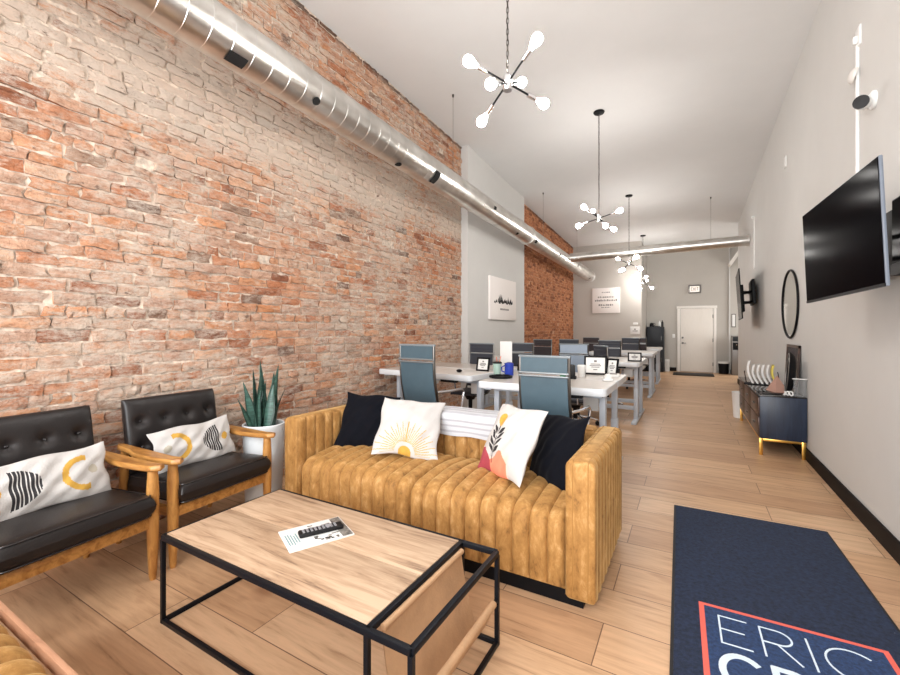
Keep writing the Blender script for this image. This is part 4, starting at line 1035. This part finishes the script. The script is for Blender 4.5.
for z, hw_, s_ in ((.235, .11, .03), (.10, .22, .05), (.005, .30, .055), (-.13, .20, .05), (-.20, .12, .03)):
    x = -hw_
    while x < hw_:
        L = r_.uniform(.02, .045); p.box(x, min(x+L, hw_), -.0412, -.0401, z-s_/2, z+s_/2*r_.uniform(.3, 1)); x += L+r_.uniform(.010, .022)
p.build('lettering_print', 'greyink', o, smooth=False)
o = thing('wall_notice', 'white notice under a small bright fitting, far wall right edge', 'notice', (-1.335, 12.75, 1.25))
MB().box(-.12, .12, -.012, 0, -.12, .10, .002).build('sheet', 'paper', o); MB().box(-.06, .07, -.013, -.012, -.04, -.015).box(-.02, .02, -.013, -.012, .0, .04).build('print', 'greyink', o)
o = thing('thermostat', 'small white thermostat above the wall notice', 'thermostat', (-1.32, 12.75, 1.42))
MB().box(-.065, .065, -.03, 0, -.03, .035, .012, seg=3).build('cover', 'plastic', o)
o = thing('exit_sign', 'exit sign box with lit face above the back door', 'exit sign', (.118, YB, 2.465))
MB().box(-.165, .165, -.05, 0, -.125, .125, .008).build('housing', 'greysteel', o); MB().box(-.125, .125, -.053, -.05, -.085, .085).build('face', 'exit', o)
e = MB(); lt = .012
def bar(x0, z0, x1, z1):
    d = Vector((x1-x0, 0, z1-z0)); L = d.length; a = math.atan2(d.z, d.x)
    e.box(-L/2-.004, L/2+.004, -.001, .001, -lt/2, lt/2, T=Matrix.Translation(((x0+x1)/2, -.0545, (z0+z1)/2)) @ Matrix.Rotation(-a, 4, 'Y'))
for s in ((-.09, -.045, -.09, .045), (-.09, .045, -.055, .045), (-.09, 0, -.06, 0), (-.09, -.045, -.055, -.045), (-.035, -.045, .005, .045), (-.035, .045, .005, -.045), (.03, -.045, .03, .045), (.055, .045, .10, .045), (.077, .045, .077, -.045)): bar(*s)
e.build('letters', 'exit_ink', o, smooth=False)
o = thing('light_switch', 'white light switch left of the back door', 'light switch', (-.43, YB, 1.07)); MB().box(-.035, .035, -.008, 0, -.055, .055, .002).build('plate', 'plastic', o); MB().box(-.012, .012, -.014, -.008, -.025, .025, .002).build('rocker', 'paper', o)
o = thing('wall_thermometer', 'framed narrow notice on alcove wall right of the door', 'notice', (1.085, YB, 1.52)); o.name = 'framed_notice'
MB().box(-.05, .05, -.015, 0, -.19, .19, .002).build('frame', 'nickel', o); MB().box(-.035, .035, -.017, -.014, -.17, .17).build('sheet', 'paper', o)
# black cabinet with things on top
t = thing('storage_cabinet', 'tall charcoal cabinet in the corner left of back door', 'cabinet', (-.915, 14.2, 0))
MB().box(-.225, .235, -.24, .24, .0, 1.345, .006).build('body', 'darkbox', t)
for z0_, z1_ in ((.03, .68), (.70, 1.325)):
    d_ = MB().box(-.215, .225, -.256, -.241, z0_, z1_, .004).build('door', 'darkbox', t); MB().box(.17, .18, -.268, -.256, (z0_+z1_)/2-.06, (z0_+z1_)/2+.06).build('handle', 'nickel', d_)
o = thing('tin_tray', 'shiny tray on top of the charcoal cabinet', 'tray', (-.905, 14.1, 1.347)); MB().lathe([(.10, 0), (.12, .004), (.135, .022), (.128, .022), (.10, .008), (.0001, .008)], 24).build('dish', 'chrome', o)
o = thing('black_kettle', 'black kettle on the charcoal cabinet left side', 'kettle', (-1.02, 14.28, 1.347)); MB().lathe([(.06, 0), (.065, .01), (.055, .09), (.03, .12), (.0001, .125)], 20).build('body', 'black', o); MB().tube([(.05, 0, .03), (.09, 0, .05), (.09, 0, .10), (.04, 0, .11)], .008, 8).build('handle', 'black', o)
o = thing('white_bottle', 'white bottle on the charcoal cabinet right side', 'bottle', (-.80, 14.22, 1.347)); MB().lathe([(.03, 0), (.032, .004), (.032, .12), (.014, .15), (.014, .18), (.0001, .18)], 16).build('body', 'plastic', o)
o = thing('dark_bottle', 'dark bottle at the charcoal cabinet right rear corner', 'bottle', (-.735, 14.36, 1.347)); MB().lathe([(.028, 0), (.03, .004), (.03, .14), (.012, .17), (.012, .20), (.0001, .20)], 16).build('body', 'darkbox', o)
o = thing('narrow_white_box', 'narrow white box on floor between cabinet and back door', 'box', (-.60, 14.32, 0)); MB().box(-.06, .06, -.09, .09, 0, .36, .006).build('body', 'white', o); MB().box(-.05, .05, -.092, -.089, .05, .31).build('panel', 'tag', o)
o = thing('trash_can', 'black trash can with white liner right of the door', 'trash can', (.83, 14.25, 0))
MB().lathe([(.105, 0), (.11, .004), (.135, .33), (.128, .33), (.105, .01)], 24).build('can', 'black', o); MB().lathe([(.139, .30), (.141, .345), (.131, .348), (.129, .30)], 24, caps=False).build('liner', 'paper', o)
t = thing('water_cooler', 'grey water cooler in the alcove beside trash can', 'water cooler', (1.165, 14.12, 0))
MB().box(-.16, .16, -.16, .16, 0, 1.09, .012).build('body', 'greysteel', t); MB().box(-.14, .14, -.164, -.158, .70, .90, .004).build('dispenser_recess', 'black', t); MB().box(-.14, .14, -.165, -.158, .94, 1.06, .004).build('control_panel', 'darkbox', t)
MB().cyl((-.05, -.165, .86), (-.05, -.19, .84), .012).cyl((.05, -.165, .86), (.05, -.19, .84), .012).build('tap', 'chrome', t)

# ------------------------------------------------------------------ light
def area(name, loc, rot, sx, sy, e, col):
    l = bpy.data.lights.new(name, 'AREA'); l.shape = 'RECTANGLE'; l.size = sx; l.size_y = sy; l.energy = e; l.color = col
    o = bpy.data.objects.new(name, l); C.objects.link(o); o.location = loc; o.rotation_euler = rot; return o
area('storefront_daylight', (-1.0, YF+.03, 1.9), (PI/2, 0, 0), 3.5, 2.9, 265, (.985, .99, 1))
area('alcove_daylight', (2.7, 13.2, 1.6), (PI/2, 0, PI/2), 1.7, 1.7, 40, (1, .97, .93))
wd = bpy.data.worlds.new('sky'); bpy.context.scene.world = wd; wd.use_nodes = True
wd.node_tree.nodes['Background'].inputs[0].default_value = (.85, .93, 1, 1); wd.node_tree.nodes['Background'].inputs[1].default_value = 1.0

# ------------------------------------------------------------------ camera
cam = bpy.data.cameras.new('camera'); co = bpy.data.objects.new('camera', cam); C.objects.link(co)
F = 420.; th = math.atan((690-450)/F)
cam.sensor_fit = 'HORIZONTAL'; cam.sensor_width = 36; cam.lens = 36*F/900; cam.shift_y = -(337.5-330)/900; cam.clip_start = .02
co.location = (0, 0, 1.25); co.rotation_euler = (PI/2, 0, th)
bpy.context.scene.camera = co
vs = bpy.context.scene.view_settings
vs.view_transform = 'Standard'; vs.look = 'None'; vs.exposure = .27; vs.gamma = 1
try: vs.use_curve_mapping = False
except Exception: pass
